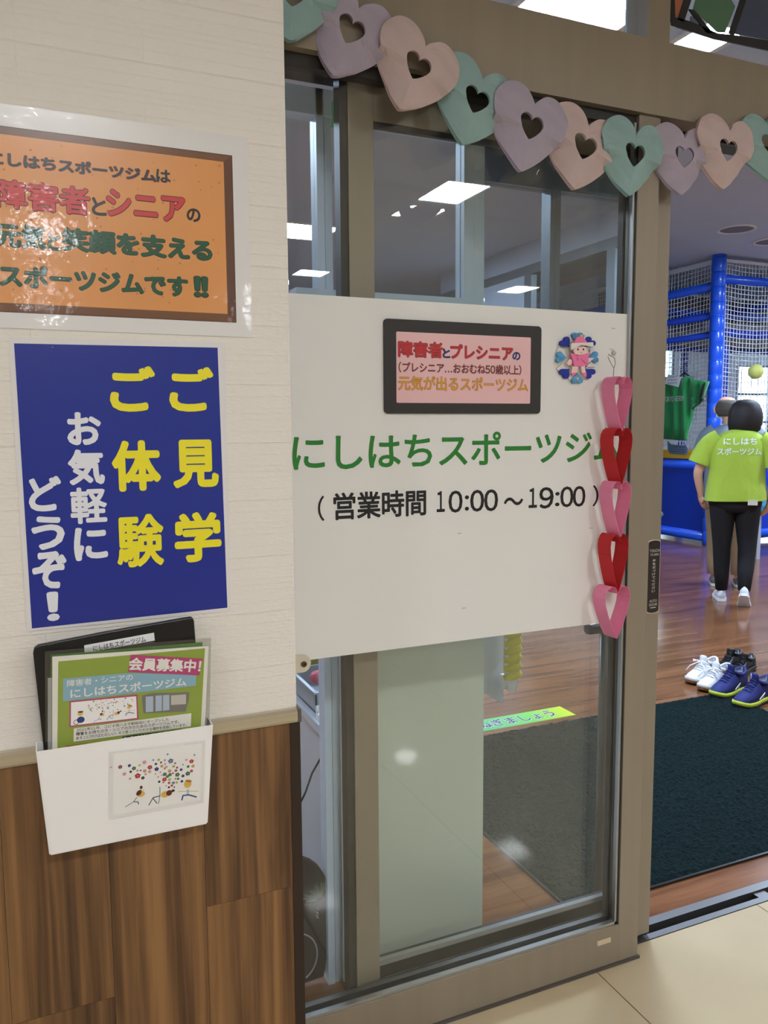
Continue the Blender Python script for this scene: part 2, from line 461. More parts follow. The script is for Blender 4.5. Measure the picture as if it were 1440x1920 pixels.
MB().box(1.10, FXR + .004, YF - .006, YF + .003, 0.0005, .008).build('floor_seal', STEEL, d1)
MB().box(.40, 1.10, YF - .006, YF + .003, 0.0005, .008).build('floor_seal', STEEL, d1)
DF = Fr((0, YF, 0))
plate(DF, [(1120, 1765), (1145, 1757), (1145, 1766), (1120, 1774)], 0, .0008).build('maker_label', flat('cream_label', (214, 190, 160)), d1)

# sliding leaf, slid open behind the fixed one
d2 = setting('door_2', (1.1, YS, 0), 'sliding glazed leaf of the automatic door, slid open')
SXR = at(1256, 447, YS).x; SXL = at(653, 300, YS).x; SXL2 = at(701, 300, YS).x
SXI = SXR - .098
SZT = at(760, 236, YS).z
MB().box(SXI, SXR, YS, YS + .042, .012, 2.20).build('stile', BRONZE, d2, bevel=.0015)
MB().box(SXL, SXL2, YS, YS + .042, .012, 2.20).build('stile', BRONZE, d2, bevel=.0015)
MB().box(SXL2, SXI, YS, YS + .042, SZT, 2.20).build('top_rail', BRONZE, d2)
MB().box(SXL2, SXI, YS, YS + .042, .012, .118).build('bottom_rail', SILVER, d2)
MB().box(SXL2, SXI, YS + .004, YS + .042, .118, .150).build('rail_recess', BRONZE_DK, d2)
MB().box(SXL2, SXI, YS + .017, YS + .025, .145, SZT + .005).build('pane', GLASS, d2)
b = MB(); b.box(SXL2, SXI, YS + .003, YS + .016, .150, .163); b.build('glazing_bead', SILVER, d2)
b = MB(); b.box(SXL - .018, SXL, YS + .004, YS + .038, .012, 2.20); b.box(SXL2, SXI, YS + .003, YS + .016, SZT - .012, SZT); b.box(SXL2 - .001, SXI, YS - .002, YS + .001, .055, .066)
b.build('gasket', BRONZE_DK, d2)
SF = Fr((0, YS, 0))
s0 = SF.px(1213, 1081); 
sa = SF.px(1214.8, 1015); sb = SF.px(1233.5, 1147); 
u0, u1 = SF.px(1213, 1080)[0], SF.px(1236, 1080)[0]; v1, v0 = SF.px(1225, 1012)[1], SF.px(1222, 1150)[1]
def capsule(fr, u0, u1, v0, v1, n, arc=.006):
    pts = []
    for k in range(9): a = math.pi * k / 8; pts.append((u0 + (u1 - u0) * (1 + math.cos(a)) / 2, v1 - arc + arc * math.sin(a)))
    for k in range(9): a = math.pi * k / 8; pts.append((u0 + (u1 - u0) * (1 - math.cos(a)) / 2, v0 + arc - arc * math.sin(a)))
    return [fr.P(u, v, n) for u, v in pts]
tp = MB().prism(capsule(SF, u0, u1, v0, v1, .0002), SF.N * .0016).build('touch_plate', flat('cream_border', (226, 208, 184)), d2)
MB().prism(capsule(SF, u0 + .0016, u1 - .0016, v0 + .0018, v1 - .0018, .0015), SF.N * .0012).build('plate_face', flat('dark_brown_plate', (34, 24, 22)), tp)
wl_ink = flat('pale_ink', (226, 216, 206))
def tl_(a, b, c, d, body, bold=.0): letter_uv(SF, body, u0 + (u1 - u0) * a, v0 + (v1 - v0) * b, u0 + (u1 - u0) * c, v0 + (v1 - v0) * d, wl_ink, tp, .003, bold)
tl_(.10, .835, .90, .872, 'TOUCH'); tl_(.16, .785, .84, .815, 'TO OPEN')
for k, ch in enumerate('手を近づけてください'):
    tl_(.36, .705 - k * .046, .62, .738 - k * .046, ch)
tl_(.20, .155, .80, .19, 'AUTO'); tl_(.18, .105, .82, .14, 'DOOR'); tl_(.28, .075, .72, .085, 'ー')

# threshold and door track
th = setting('trim_3', (2, 1.70, 0), 'steel threshold with a sunken door guide groove')
MB().box(XE, 6, 1.655, 1.676, -.05, .002).build('sill_strip', STEEL, th)
MB().box(XE, 6, 1.676, 1.706, -.05, -.03).build('groove', BRONZE_DK, th)
MB().box(XE, 6, 1.706, 1.735, -.05, .002).build('sill_strip', STEEL, th)
MB().box(1.985, 2.03, 1.677, 1.705, -.03, -.004).build('guide_block', STEEL, th)

# partition inside: posts, pale panel below, clear glass above
YP = 1.85
pw = setting('wall_partition', (.85, YP, 0), 'pale frosted partition with glass upper lights')
x1a, x1b = at(870, 450, YP).x, at(909, 450, YP).x
x0a, x0b = at(595, 400, YP).x, at(624, 400, YP).x
sz = at(800, 556, YP).z
for a, b_ in ((x0a, x0b), (x1a, x1b)):
    m = (a + b_) / 2
    MB().box(a, m - .001, YP, YP + .045, 0, 2.235).build('post', BLUEGREY, pw)
    MB().box(m + .001, b_, YP + .003, YP + .045, 0, 2.235).build('post', BLUEGREY, pw)
MB().box(at(552, 548, YP).x, x1a, YP - .012, YP + .04, sz - .028, sz).build('sill_rail', BLUEGREY, pw)
MB().box(.30, x1b, YP, YP + .045, 2.175, 2.235).build('top_rail', BLUEGREY, pw)
MB().box(x0b, x1b, YP - .010, YP - .001, .004, sz - .02).build('frosted_panel', FROST, pw)
MB().box(x0b - .004, x0b + .028, YP + .008, YP + .045, 0, sz).build('panel_edge', BLUEGREY, pw)
MB().box(x0b, x1a, YP + .016, YP + .022, sz, 2.18).build('pane', GLASS, pw)
MB().box(.30, x0a, YP + .016, YP + .022, sz, 2.18).build('pane', GLASS, pw)
wx = at(641, 300, 1.77).x
MB().tube([(wx, 1.765, .0), (wx, 1.765, 2.235)], .0075, 10).build('round_bar', BLUEGREY, pw, smooth=True)
# over-panel beside it
YQ = 1.95
w2 = setting('window_2', (1.3, YQ, 1.7), 'hung grey framed light beside the partition')
q0, q1, qa, qb = at(905, 450, YQ).x, at(1212, 450, YQ).x, at(1030, 450, YQ).x, at(1050, 450, YQ).x
qt = at(1040, 356, YQ).z
GREYF = M('grey_window_frame', (128, 136, 144), .4, .3)
MB().box(q0, q1, YQ, YQ + .04, qt, qt + .045).build('frame_top', GREYF, w2)
MB().box(q0, q1, YQ, YQ + .04, 1.68, 1.72).build('frame_bottom', GREYF, w2)
MB().box(qa, (qa + qb) / 2 - .001, YQ - .004, YQ + .04, 1.72, qt).build('mullion', GREYF, w2)
MB().box((qa + qb) / 2 + .001, qb, YQ - .002, YQ + .04, 1.72, qt).build('mullion', GREYF, w2)
MB().box(q1 - .035, q1, YQ, YQ + .04, 1.72, qt).build('mullion', GREYF, w2)
MB().box(q0, q1, YQ + .016, YQ + .02, 1.72, qt).build('pane', GLASS, w2)
MB().box(q0, q1, YQ, YQ + .03, qt + .045, 2.235).build('head_panel', GREYF, w2)
MB().box(q0, q1, 1.83, YQ, 2.205, 2.235).build('head_return', GREYF, w2)

# glazed room wall further inside, running away from the viewer
XG = 5.0
w3 = setting('wall_glazed', (XG, 6.8, 0), 'grey framed glazed wall of a side room in the gym')
gy0, gy1 = at_x(1192, 500, XG).y, 9.6
gz = at_x(1144, 446, XG).z
MB().box(XG, XG + .08, gy0, gy1, gz, GZ).build('head', CEIL, w3)
MB().box(XG, XG + .08, gy0, gy1, 0, 1.0).build('dado', GREYW, w3)
MB().box(XG, XG + .07, gy0, gy1, gz - .10, gz).build('frame_top', GREYF, w3)
MB().box(XG - .01, XG + .09, gy0 - .06, gy0, 0, GZ).build('end_post', GREYF, w3)
for a, b_ in ((1136, 1152), (983, 996)):
    MB().box(XG, XG + .07, at_x(b_, 540, XG).y, at_x(a, 540, XG).y, 1.0, gz - .1).build('mullion', GREYF, w3)
MB().box(XG, XG + .07, at_x(983, 540, XG).y, gy1, 1.0, gz - .1).build('side_wall', CEIL, w3)
MB().box(XG + .03, XG + .036, gy0, at_x(983, 540, XG).y, 1.0, gz - .1).build('pane', GLASS, w3)
# dark bulkhead over the play area
struct(MB().box(6.0, 6.3, 6.9, 13, 3.24, GZ).build('bulkhead', M('taupe_bulkhead', (150, 146, 140), .8)), 'dropped taupe bulkhead beside the play area')

# back wall with daylight windows
YB = 13.0
wb = setting('wall_back', (8, YB, 0), 'pale back wall of the gym with daylight windows')
SKYW = emit_mat('daylight_pane', (214, 240, 250), 14.0)
wins = [(at(1228, 655, YB).x, at(1262, 655, YB).x, 1.2, at(1250, 652, YB).z), (at(1384, 690, YB).x, at(1384, 690, YB).x + 1.9, .9, at(1400, 686, YB).z)]
def wall_with_holes(x0, x1, z0, z1, holes):
    mb = MB(); xs_ = x0
    for (a, b_, c, d) in sorted(holes):
        mb.box(xs_, a, YB, YB + .15, z0, z1); mb.box(a, b_, YB, YB + .15, z0, c); mb.box(a, b_, YB, YB + .15, d, z1); xs_ = b_
    mb.box(xs_, x1, YB, YB + .15, z0, z1); return mb
wall_with_holes(-3, 16, 0, GZ, wins).build('wall_face', GREYW, wb)
for (a, b_, c, d) in wins:
    MB().box(a, b_, YB + .12, YB + .13, c, d).build('pane', SKYW, wb)
    fm = MB(); n = max(1, round((b_ - a) / .9))
    for k in range(n + 1):
        x = a + (b_ - a) * k / n; fm.box(x - .03, x + .03, YB - .01, YB + .05, c, d)
    for k in range(4):
        z = c + (d - c) * k / 3; fm.box(a, b_, YB - .008, YB + .045, z - .025, z + .025)
    fm.build('window_frame', M('slate_window_frame', (96, 104, 112), .5), wb)

# ================================================================== LIGHT FITTINGS
cl_m = emit_mat('warm_panel_glow', (243, 246, 250), CORRIDOR_LIGHT)
fr_m = M('white_light_frame', (240, 238, 232), .4)
def light_panel(x, y, z, s, mat, label, group):  # s: half the side of the glowing square
    t = thing('ceiling_light', label, 'ceiling light', (x, y, z), group)
    f = MB(); w = s + .035
    for a in ((-w, w, -w, -s), (-w, w, s, w), (-w, -s, -s, s), (s, w, -s, s)):
        f.box(x + a[0], x + a[1], y + a[2], y + a[3], z - .012, z)
    f.build('light_frame', fr_m, t)
    MB().box(x - s, x + s, y - s, y + s, z - .006, z - .001).build('diffuser', mat, t)
ROWN = ['nearest the shop front', 'in the second row of the corridor', 'in the third row of the corridor']
COLN = {-1.89: 'left of the viewer', .11: 'over the viewer', 2.11: 'before the door', 4.11: 'right of the door'}
for x in (-1.89, .11, 2.11, 4.11):
    for r, y in enumerate((-.59, -3.05, -5.51)):
        light_panel(x, y, CZ, .125, cl_m, 'square warm corridor ceiling light %s, %s' % (ROWN[r], COLN[x]), 'corridor ceiling lights')
gl_m = emit_mat('cool_panel_glow', (206, 226, 255), GYM_LIGHT)
for x, y, lb in ((2.48, 3.15, 'seen through the transom glass'), (2.58, 7.98, 'seen at the far left through the door glass'), (3.26, 3.30, 'low in the transom under the stained panel'),
                 (7.0, 3.1, 'above the entrance mat side'), (10.2, 5.4, 'right of the play area front'), (-.6, 5.2, 'at the left end of the gym'), (6.8, 5.0, 'above the two people'), (13.0, 7.5, 'beyond the play area')):
    light_panel(x, y, GZ, .12 if 'stained' in lb else .29, gl_m, 'square cool gym ceiling light ' + lb, 'gym ceiling lights')
for k, (px, py, lb) in enumerate(((1381, 429, 'round recessed ceiling speaker before the blue play frame'), (1446, 452, 'round recessed fitting at the right edge above the net'))):
    c = at_z(px, py, GZ)
    t = thing('ceiling_downlight', lb, 'ceiling fitting', tuple(c), 'round ceiling fittings')
    rg = MB(); n = 28
    ring = lambda r, z: [(c.x + r * math.cos(2 * math.pi * i / n), c.y + r * math.sin(2 * math.pi * i / n), GZ - z) for i in range(n)]
    rg.rings([ring(.19, .001), ring(.19, .012), ring(.165, .014), ring(.16, .002)], caps=False); rg.build('rim', fr_m, t, smooth=True)
    MB().rings([ring(.16, .001), ring(.159, .006)]).build('grille', M('grey_grille', (120, 120, 124), .6), t)

# ================================================================== PLAY STRUCTURE
PX, PY = 7.45, 7.26
BLU = M('blue_vinyl', (18, 88, 226), .32, bump=(14, .15, .01), coat=.3)
BLUD = M('deep_blue_vinyl', (12, 60, 182), .38, bump=(8, .3, .01))
YEL = M('yellow_foam', (236, 186, 40), .5)
NETM = M('white_net_cord', (226, 230, 232), .7)
DECK = M('taupe_deck', (112, 108, 100), .8)
ps = thing('play_structure', 'blue padded indoor play frame with white netting', 'play structure', (PX, PY, 0))
def pad(x, y, r, z0, z1, mat=BLU, name='post'):
    mb = MB(); pts = []; rr = []; z = z0
    while z < z1 - .01:
        e = min(z + .17, z1)
        pts += [(x, y, z), (x, y, z + .012), (x, y, e - .012), (x, y, e)]; rr += [r * .93, r, r, r * .93]; z = e
    mb.tube(pts, rr, 14); return mb.build(name, mat, ps, smooth=True)
pad(PX, PY, .082, 0, GZ)
pad(PX + .25, PY + .18, .06, 0, 3.0); pad(PX + .42, PY + .25, .035, 0, 2.45, BLUD)
pad(PX + .02, 9.6, .06, 0, 3.0); pad(PX + .02, 12.0, .06, 0, 3.0); pad(10.3, PY, .075, 0, GZ); pad(9.6, 10.0, .06, 0, 2.6)
def beam(p, q, r=.055, mat=BLU): MB().tube([p, q], r, 12).build('beam', mat, ps, smooth=True)
zb1, zb2, zb3 = at_x(1338, 537, PX).z, at_x(1335, 592, PX).z, at_x(1335, 628, PX).z
beam((PX, PY, zb1), (PX, 12.5, zb1)); beam((PX, PY, zb2), (PX, 12.5, zb2), .045, BLUD); beam((PX, PY, zb3), (PX, 12.5, zb3), .04, BLUD)
beam((PX, PY, at(1400, 527, PY).z), (11, PY, at(1400, 527, PY).z))
beam((PX, 9.4, 3.12), (11, 9.4, 3.12)); beam((PX, 12, 3.2), (11, 12, 3.2)); beam((9.2, PY, 3.05), (9.2, 12, 3.05)); beam((PX, PY + .1, 2.55), (11, PY + .1, 2.55), .05, BLUD)
beam((PX, 9.4, 2.6), (11, 9.4, 2.6), .05, BLUD)
MB().box(PX + .15, 11.2, PY + .35, 9.6, 2.62, 2.72).build('deck', DECK, ps)
MB().box(PX + .15, 11.2, 9.6, 9.66, 2.62, GZ - .02).build('back_board', DECK, ps)
# lower walls of the ball pool
def low_wall(p, q, nm):
    mb = MB(); (x0, y0), (x1, y1) = p, q
    if abs(x1 - x0) < .01: mb.box(x0 - .03, x0 + .03, y0, y1, .14, .93)
    else: mb.box(x0, x1, y0 - .03, y0 + .03, .14, .93)
    mb.build('blue_panel', BLUD, ps, bevel=.01)
low_wall((PX, PY + .08), (PX, 9.55), 0); low_wall((PX, 9.65), (PX, 12.4), 0); low_wall((PX + .08, PY), (10.22, PY), 0)
beam((PX, PY + .05, .10), (PX, 12.4, .10), .065); beam((PX + .05, PY, .10), (10.3, PY, .10), .065)
beam((PX, PY + .05, .97), (PX, 12.4, .97), .06); beam((PX + .05, PY, .97), (10.3, PY, .97), .06)
MB().box(PX - .05, PX + .35, PY + .1, 12.4, 1.03, 1.14).build('yellow_ledge', YEL, ps, bevel=.015)
MB().box(PX + .35, 10.2, PY - .05, PY + .3, 1.03, 1.10).build('yellow_ledge', YEL, ps, bevel=.015)
# netting: knotted cord grid on the two faces
def net(fixed, axis, a0, a1, z0, z1, pitch, mat=NETM, r=.0042):
    mb = MB()
    def cord(p, q):
        p, q = Vector(p), Vector(q); t = (q - p).normalized(); a = t.orthogonal().normalized() * r; b_ = t.cross(a)
        mb.add([p + a, p + b_, p - a, p - b_, q + a, q + b_, q - a, q - b_], [(0, 1, 5, 4), (1, 2, 6, 5), (2, 3, 7, 6), (3, 0, 4, 7)])
    n = int((a1 - a0) / pitch)
    for i in range(n + 1):
        a = a0 + i * pitch + .004 * math.sin(i * 1.7); d = .012 * math.sin(i * .31)
        P = (lambda z, d=d: (fixed + d, a, z)) if axis == 'y' else (lambda z, d=d: (a, fixed + d, z))
        cord(P(z0), P(z1))
    m = int((z1 - z0) / pitch)
    for j in range(m + 1):
        z = z0 + j * pitch; segs = 10
        for k in range(segs):
            b0 = a0 + (a1 - a0) * k / segs; b1 = a0 + (a1 - a0) * (k + 1) / segs
            sg = lambda t: -.03 * math.sin(math.pi * (t - a0) / (a1 - a0) * 3)
            P = (lambda t: (fixed, t, z + sg(t))) if axis == 'y' else (lambda t: (t, fixed, z + sg(t)))
            cord(P(b0), P(b1))
    o = mb.build('net', mat, ps, fix=False); o['kind'] = 'stuff'
net(PX - .01, 'y', PY + .06, 12.4, 1.12, 3.40, .052)
net(PY - .01, 'x', PX + .06, 10.3, 1.10, 3.40, .052)
net(9.5, 'x', PX, 11, 1.1, 2.6, .075, r=.004)
MB().box(PX - .03, PX - .005, PY + .06, 12.4, 3.33, 3.385).build('net_hem', NETM, ps)
MB().box(PX + .06, 10.3, PY - .03, PY - .005, 3.35, 3.385).build('net_hem', NETM, ps)
# cat-eared notice on the ledge
NF = Fr((PX - .10, 0, 0), (0, -1, 0), (0, 0, 1))
nt_ = thing('ledge_notice', 'grey-blue cat-eared notice card leaning on the yellow ledge', 'notice', tuple(NF.P(*NF.px(1272, 850))))
plate(NF, [(1253, 827), (1259, 833), (1282, 835), (1287, 834), (1291, 842), (1289, 850), (1283, 853), (1258, 851), (1253, 844)], 0, .012).build('card', flat('slate_card', (104, 122, 142)), nt_)
scribble(NF, (1258, 836), (1286, 850), 3, INK, nt_, .0125)
# yellow ball caught in the net
c = at(1417, 697, PY - .16)
yb = MB().ball(c, .088, n=20, m=14).build('yellow_ball', M('pale_yellow_ball', (206, 206, 104), .45, var=(12, .08)), None, smooth=True)
tag(yb, 'pale yellow ball in the net beside the window', 'ball')

# green sports shirt on a hanger in front of the net
JX = PX - .16
JF = Fr((JX, 0, 0), (0, -1, 0), (0, 0, 1))
jersey = thing('sports_shirt', 'green sports shirt hung on the netting with white lettering', 'shirt', tuple(JF.P(*JF.px(1275, 830))))
jo = [(1256, 706), (1268, 711), (1284, 710), (1288, 705), (1298, 712), (1326, 715), (1320, 741), (1316, 748), (1300, 745), (1297, 770), (1291, 800), (1287, 826), (1270, 825), (1243, 823), (1236, 826), (1236, 745), (1225, 748), (1222, 722)]
uv = [JF.px(x, y) for x, y in jo]
bm = bmesh.new()
fr_v = [bm.verts.new(JF.P(u, v, .0)) for u, v in uv]; face = bm.faces.new(fr_v)
bmesh.ops.triangulate(bm, faces=bm.faces[:]); bmesh.ops.subdivide_edges(bm, edges=bm.edges[:], cuts=3, use_grid_fill=True)
bmesh.ops.triangulate(bm, faces=bm.faces[:])
for v in bm.verts:
    d = v.co - JF.O; u = d.dot(JF.U); w = d.dot(JF.V)
    v.co += JF.N * (.018 * math.sin(u * 42 + w * 3) + .02)
geo = bmesh.ops.extrude_face_region(bm, geom=bm.faces[:])
for g in geo['geom']:
    if isinstance(g, bmesh.types.BMVert): g.co -= JF.N * .05
bmesh.ops.recalc_face_normals(bm, faces=bm.faces[:])
me = bpy.data.meshes.new('shirt_cloth'); bm.to_mesh(me); bm.free(); me.shade_smooth()
o = bpy.data.objects.new('shirt_cloth', me); COL.objects.link(o); me.materials.append(M('green_jersey', (22, 138, 66), .5, sheen=.3)); o.parent = jersey; o.location = -jersey.location
letter(JF, 'TOKYO VERDY', (1250, 744), (1287, 752), flat('white_ink', (232, 234, 230)), jersey, .043)
plate(JF, [(1317, 741), (1325, 717), (1327, 717), (1321, 744), (1316, 748)], .03, .045).build('cuff', flat('dark_cuff', (50, 44, 40)), jersey)
hg = MB(); hk = [(1276, 704), (1276, 694), (1275, 688), (1277, 682), (1280, 680), (1280, 686)]
hg.tube([JF.P(*JF.px(x, y), -.062) for x, y in hk], .006, 8); hg.tube([JF.P(*JF.px(x, y), -.062) for x, y in ((1262, 712), (1276, 698), (1292, 711))], .010, 8)
tag(hg.build('clothes_hanger', BLACK, None, smooth=True), 'black hanger holding the green sports shirt', 'hanger')
nn = thing('paper_note', 'white handwritten paper note pinned on the green sports shirt', 'note', tuple(JF.P(*JF.px(1268, 712), .06)))
plate(JF, [(1260, 702), (1284, 707), (1279, 726), (1252, 719)], .056, .060).build('sheet', flat('white_note', (236, 236, 236)), nn)
scribble(JF, (1259, 705), (1277, 721), 3, flat('grey_ink', (80, 80, 86)), nn, .0606)

# ================================================================== PEOPLE
SKIN = M('skin', (222, 172, 144), .5, subsurf=.1)
def skin_body(name, chains, parent, mat, root=0):
    """One continuous body grown from joints: chains of (point, radius); equal points are one joint."""
    idx = {}; vs = []; rad = []; es = []
    for ch in chains:
        prev = None
        for p, r in ch:
            k = tuple(round(c, 4) for c in p)
            if k not in idx: idx[k] = len(vs); vs.append(p); rad.append(r)
            if prev is not None and prev != idx[k]: es.append((prev, idx[k]))
            prev = idx[k]
    me = bpy.data.meshes.new(name); me.from_pydata(vs, es, [])
    o = bpy.data.objects.new(name, me); COL.objects.link(o)
    sk = o.modifiers.new('skin', 'SKIN'); sk.use_smooth_shade = True; sk.branch_smoothing = .6
    if not me.skin_vertices:
        bpy.context.view_layer.objects.active = o
    for i, sv in enumerate(me.skin_vertices[0].data):
        r = rad[i]; sv.radius = r if isinstance(r, tuple) else (r, r); sv.use_root = (i == root)
    ss = o.modifiers.new('sub', 'SUBSURF'); ss.levels = 2; ss.render_levels = 2
    bpy.context.view_layer.update(); dg = bpy.context.evaluated_depsgraph_get()
    m2 = bpy.data.meshes.new_from_object(o.evaluated_get(dg)); bpy.data.objects.remove(o)
    m2.shade_smooth(); m2.materials.clear(); m2.materials.append(mat)
    ob = bpy.data.objects.new(name, m2); COL.objects.link(ob); ob.parent = parent
    return ob

def ell(c, rx, ry, n=20, tilt=(0, 0), sq=2.3, wob=0.0, ph=0.0):
    out = []
    for k in range(n):
        a = 2 * math.pi * k / n; ca, sa = math.cos(a), math.sin(a)
        x = rx * math.copysign(abs(ca) ** (2 / sq), ca); y = ry * math.copysign(abs(sa) ** (2 / sq), sa)
        w = 1 + wob * math.sin(5 * a + ph)
        out.append(Vector((c[0] + x * w, c[1] + y * w, c[2] + tilt[0] * x + tilt[1] * y)))
    return out
def sleeve(mb, pts, rs, n=16):
    mb.tube(pts, rs, n, caps=False)

def local_mesh(mb, name, mat, parent, smooth=True, sub=0):
    o = mb.build(name, mat, None, smooth=smooth); o.parent = parent
    if sub:
        m = o.modifiers.new('sub', 'SUBSURF'); m.levels = sub; m.render_levels = sub
    return o

def hand_chain(wrist, d, side, palm_n, r=.008):
    """Five-finger hand: palm grows from the wrist along d, fingers slightly curled towards palm_n."""
    d = Vector(d).normalized(); pn = Vector(palm_n).normalized(); s = d.cross(pn).normalized() * side
    w = Vector(wrist); out = []
    palm = w + d * .055
    out.append([(tuple(w), .024), (tuple(palm), (.034, .018))])
    for k, (off, ln) in enumerate(((-.026, .066), (-.009, .076), (.009, .072), (.025, .056))):
        b = palm + d * .028 + s * off
        out.append([(tuple(palm), (.034, .018)), (tuple(b), r * 1.15), (tuple(b + d * ln * .5 + pn * .008), r), (tuple(b + d * ln * .85 + pn * .03), r * .85)])
    t0 = w + d * .03 - s * .03
    out.append([(tuple(w + d * .02), .022), (tuple(t0), r * 1.3), (tuple(t0 + d * .03 - s * .014 + pn * .008), r * 1.1), (tuple(t0 + d * .055 - s * .016 + pn * .016), r * .9)])
    out[0] = [(tuple(w), .024), (tuple(w + d * .02), .022), (tuple(palm), (.034, .018))]
    return out

def sneaker_local(L=.26, W=.092):
    """Sections of a sneaker from toe (+y) to heel, z up. Returns upper rings and sole rings."""
    up, so = [], []
    prof = [(0.0, .30, .030, .16), (.05, .62, .045, .3), (.14, .86, .058, .5), (.28, 1.0, .070, .6), (.42, .97, .086, .7), (.55, .86, .098, .8), (.68, .78, .098, .85), (.82, .78, .092, .85), (.93, .70, .094, .8), (1.0, .42, .088, .6)]
    for t, w, h, _ in prof:
        y = L / 2 - t * L; hw = W / 2 * w
        up.append([Vector((hw * .98 * math.cos(a), y, .022 + (h - .022) * max(0, math.sin(a)) ** .7 if math.sin(a) > 0 else .022)) for a in [math.pi * 2 * k / 16 for k in range(16)]])
        lift = .012 * max(0, (.18 - t) / .18) ** 1.5
        so.append([Vector((hw * 1.08 * x, y * 1.02, z + lift)) for x, z in ((-1, 0), (-1.04, .012), (-1, .026), (1, .026), (1.04, .012), (1, 0))])
    return up, so

# --- woman in the lime shirt, walking away
WP = Vector((5.18, 4.79, 0)); WY = math.atan2(.70, .714)
woman = thing('person', 'person in lime green staff shirt and black trousers walking away', 'person', WP)
woman.rotation_euler = (0, 0, -WY)          # local +y points the way the person walks, +x to their right
LW = Fr((0, 0, 0))
hip_z = .82
LH, RH = (-.09, 0, hip_z), (.09, 0, hip_z)
LK, RK = (-.085, .03, .46), (.105, .03, .45)
LA, RA = (-.075, .05, .075), (.085, -.14, .115)
LS, RS = (-.185, 0, 1.325), (.215, .0, 1.315)
LE, RE = (-.292, -.02, 1.065), (.275, -.03, 1.055)
LWr, RWr = (-.262, .05, .885), (.258, .03, .850)
chains = [[((0, 0, .90), (.15, .10)), ((0, 0, 1.08), (.13, .095)), ((.01, .01, 1.26), (.15, .10)), ((.02, .02, 1.37), (.075, .065)), ((.04, .05, 1.44), (.05, .05)), ((.055, .07, 1.53), (.075, .085)), ((.055, .07, 1.585), (.055, .065))],
          [((0, 0, .90), (.15, .10)), (LH, .085), (LK, .056), (LA, .036)], [((0, 0, .90), (.15, .10)), (RH, .085), (RK, .056), (RA, .036)],
          [((.01, .01, 1.26), (.15, .10)), (LS, .052), (LE, .041), (LWr, .027)], [((.01, .01, 1.26), (.15, .10)), (RS, .052), (RE, .041), (RWr, .027)],
          [(LA, .036), ((-.08, .15, .03), (.032, .02))], [(RA, .036), ((.09, -.06, .035), (.03, .02))]]
for w_, d_, sd in ((LWr, (.25, .25, -1), 1), (RWr, (-.25, .2, -1), -1)):
    hc = hand_chain(w_, d_, sd, (.6 if sd > 0 else -.6, .5, .1)); hc[0][0] = (w_, .027); chains += hc
skin_body('body', chains, woman, SKIN)
LIME = M('lime_shirt_cloth', (170, 196, 62), .85, sheen=.15, bump=(7, .55, .05), stretch=(1.2, 1.2, .7))
mb = MB(); N = 28
sh = [((0, -.005, .845), .235, .155, (.03, 0)), ((0, -.005, .90), .232, .155, (.02, 0)), ((-.002, 0, 1.0), .220, .147, (0, 0)), ((0, 0, 1.12), .208, .140, (0, 0)), ((.006, 0, 1.24), .214, .138, (0, 0)), ((.01, .005, 1.32), .212, .125, (0, 0)), ((.014, .012, 1.37), .165, .10, (0, 0)), ((.022, .02, 1.405), .095, .075, (0, 0)), ((.025, .025, 1.415), .068, .062, (0, 0))]
mb.rings([ell(c, rx, ry, N, t, 2.5, .022 if i < 4 else .008, i * .55) for i, (c, rx, ry, t) in enumerate(sh)], caps=False)
sleeve(mb, [(-.13, 0, 1.345), (-.20, 0, 1.30), (-.248, -.005, 1.215), (-.278, -.01, 1.135)], [.078, .092, .090, .094])
sleeve(mb, [(.16, 0, 1.335), (.225, 0, 1.29), (.262, -.01, 1.205), (.285, -.015, 1.125)], [.078, .092, .090, .094])
shirt = local_mesh(mb, 'shirt', LIME, woman, sub=1)
mb = MB()
def leg(hx, hip, knee, ank, rs):
    k = Vector(knee); a = Vector(ank); h = Vector(hip)
    mb.tube([h + Vector((0, 0, .10)), h, h.lerp(k, .5), k, k.lerp(a, .5), a + Vector((0, 0, .02))], rs, 16)
leg(0, LH, LK, LA, [.112, .108, .088, .070, .062, .047]); leg(0, RH, RK, RA, [.112, .108, .088, .070, .062, .047])
mb.rings([ell((0, 0, z), rx, ry, 20) for z, rx, ry in ((.75, .15, .10), (.80, .198, .125), (.90, .205, .128), (.97, .19, .12))])
local_mesh(mb, 'trousers', M('black_trouser_cloth', (12, 12, 14), .8), woman)
mb = MB()
hr = [((.055, .075, 1.655), .02, .02), ((.055, .072, 1.648), .06, .06), ((.055, .07, 1.62), .098, .102), ((.055, .068, 1.57), .122, .122), ((.055, .062, 1.51), .130, .126), ((.052, .058, 1.45), .128, .118), ((.05, .05, 1.405), .116, .10), ((.05, .05, 1.39), .095, .08)]
mb.rings([ell(c, rx, ry, 24, (0, 0), 2.1, .01) for c, rx, ry in hr])
local_mesh(mb, 'hair', M('dark_brown_hair', (26, 17, 14), .62, var=(60, .25), stretch=(1, 1, .05)), woman)
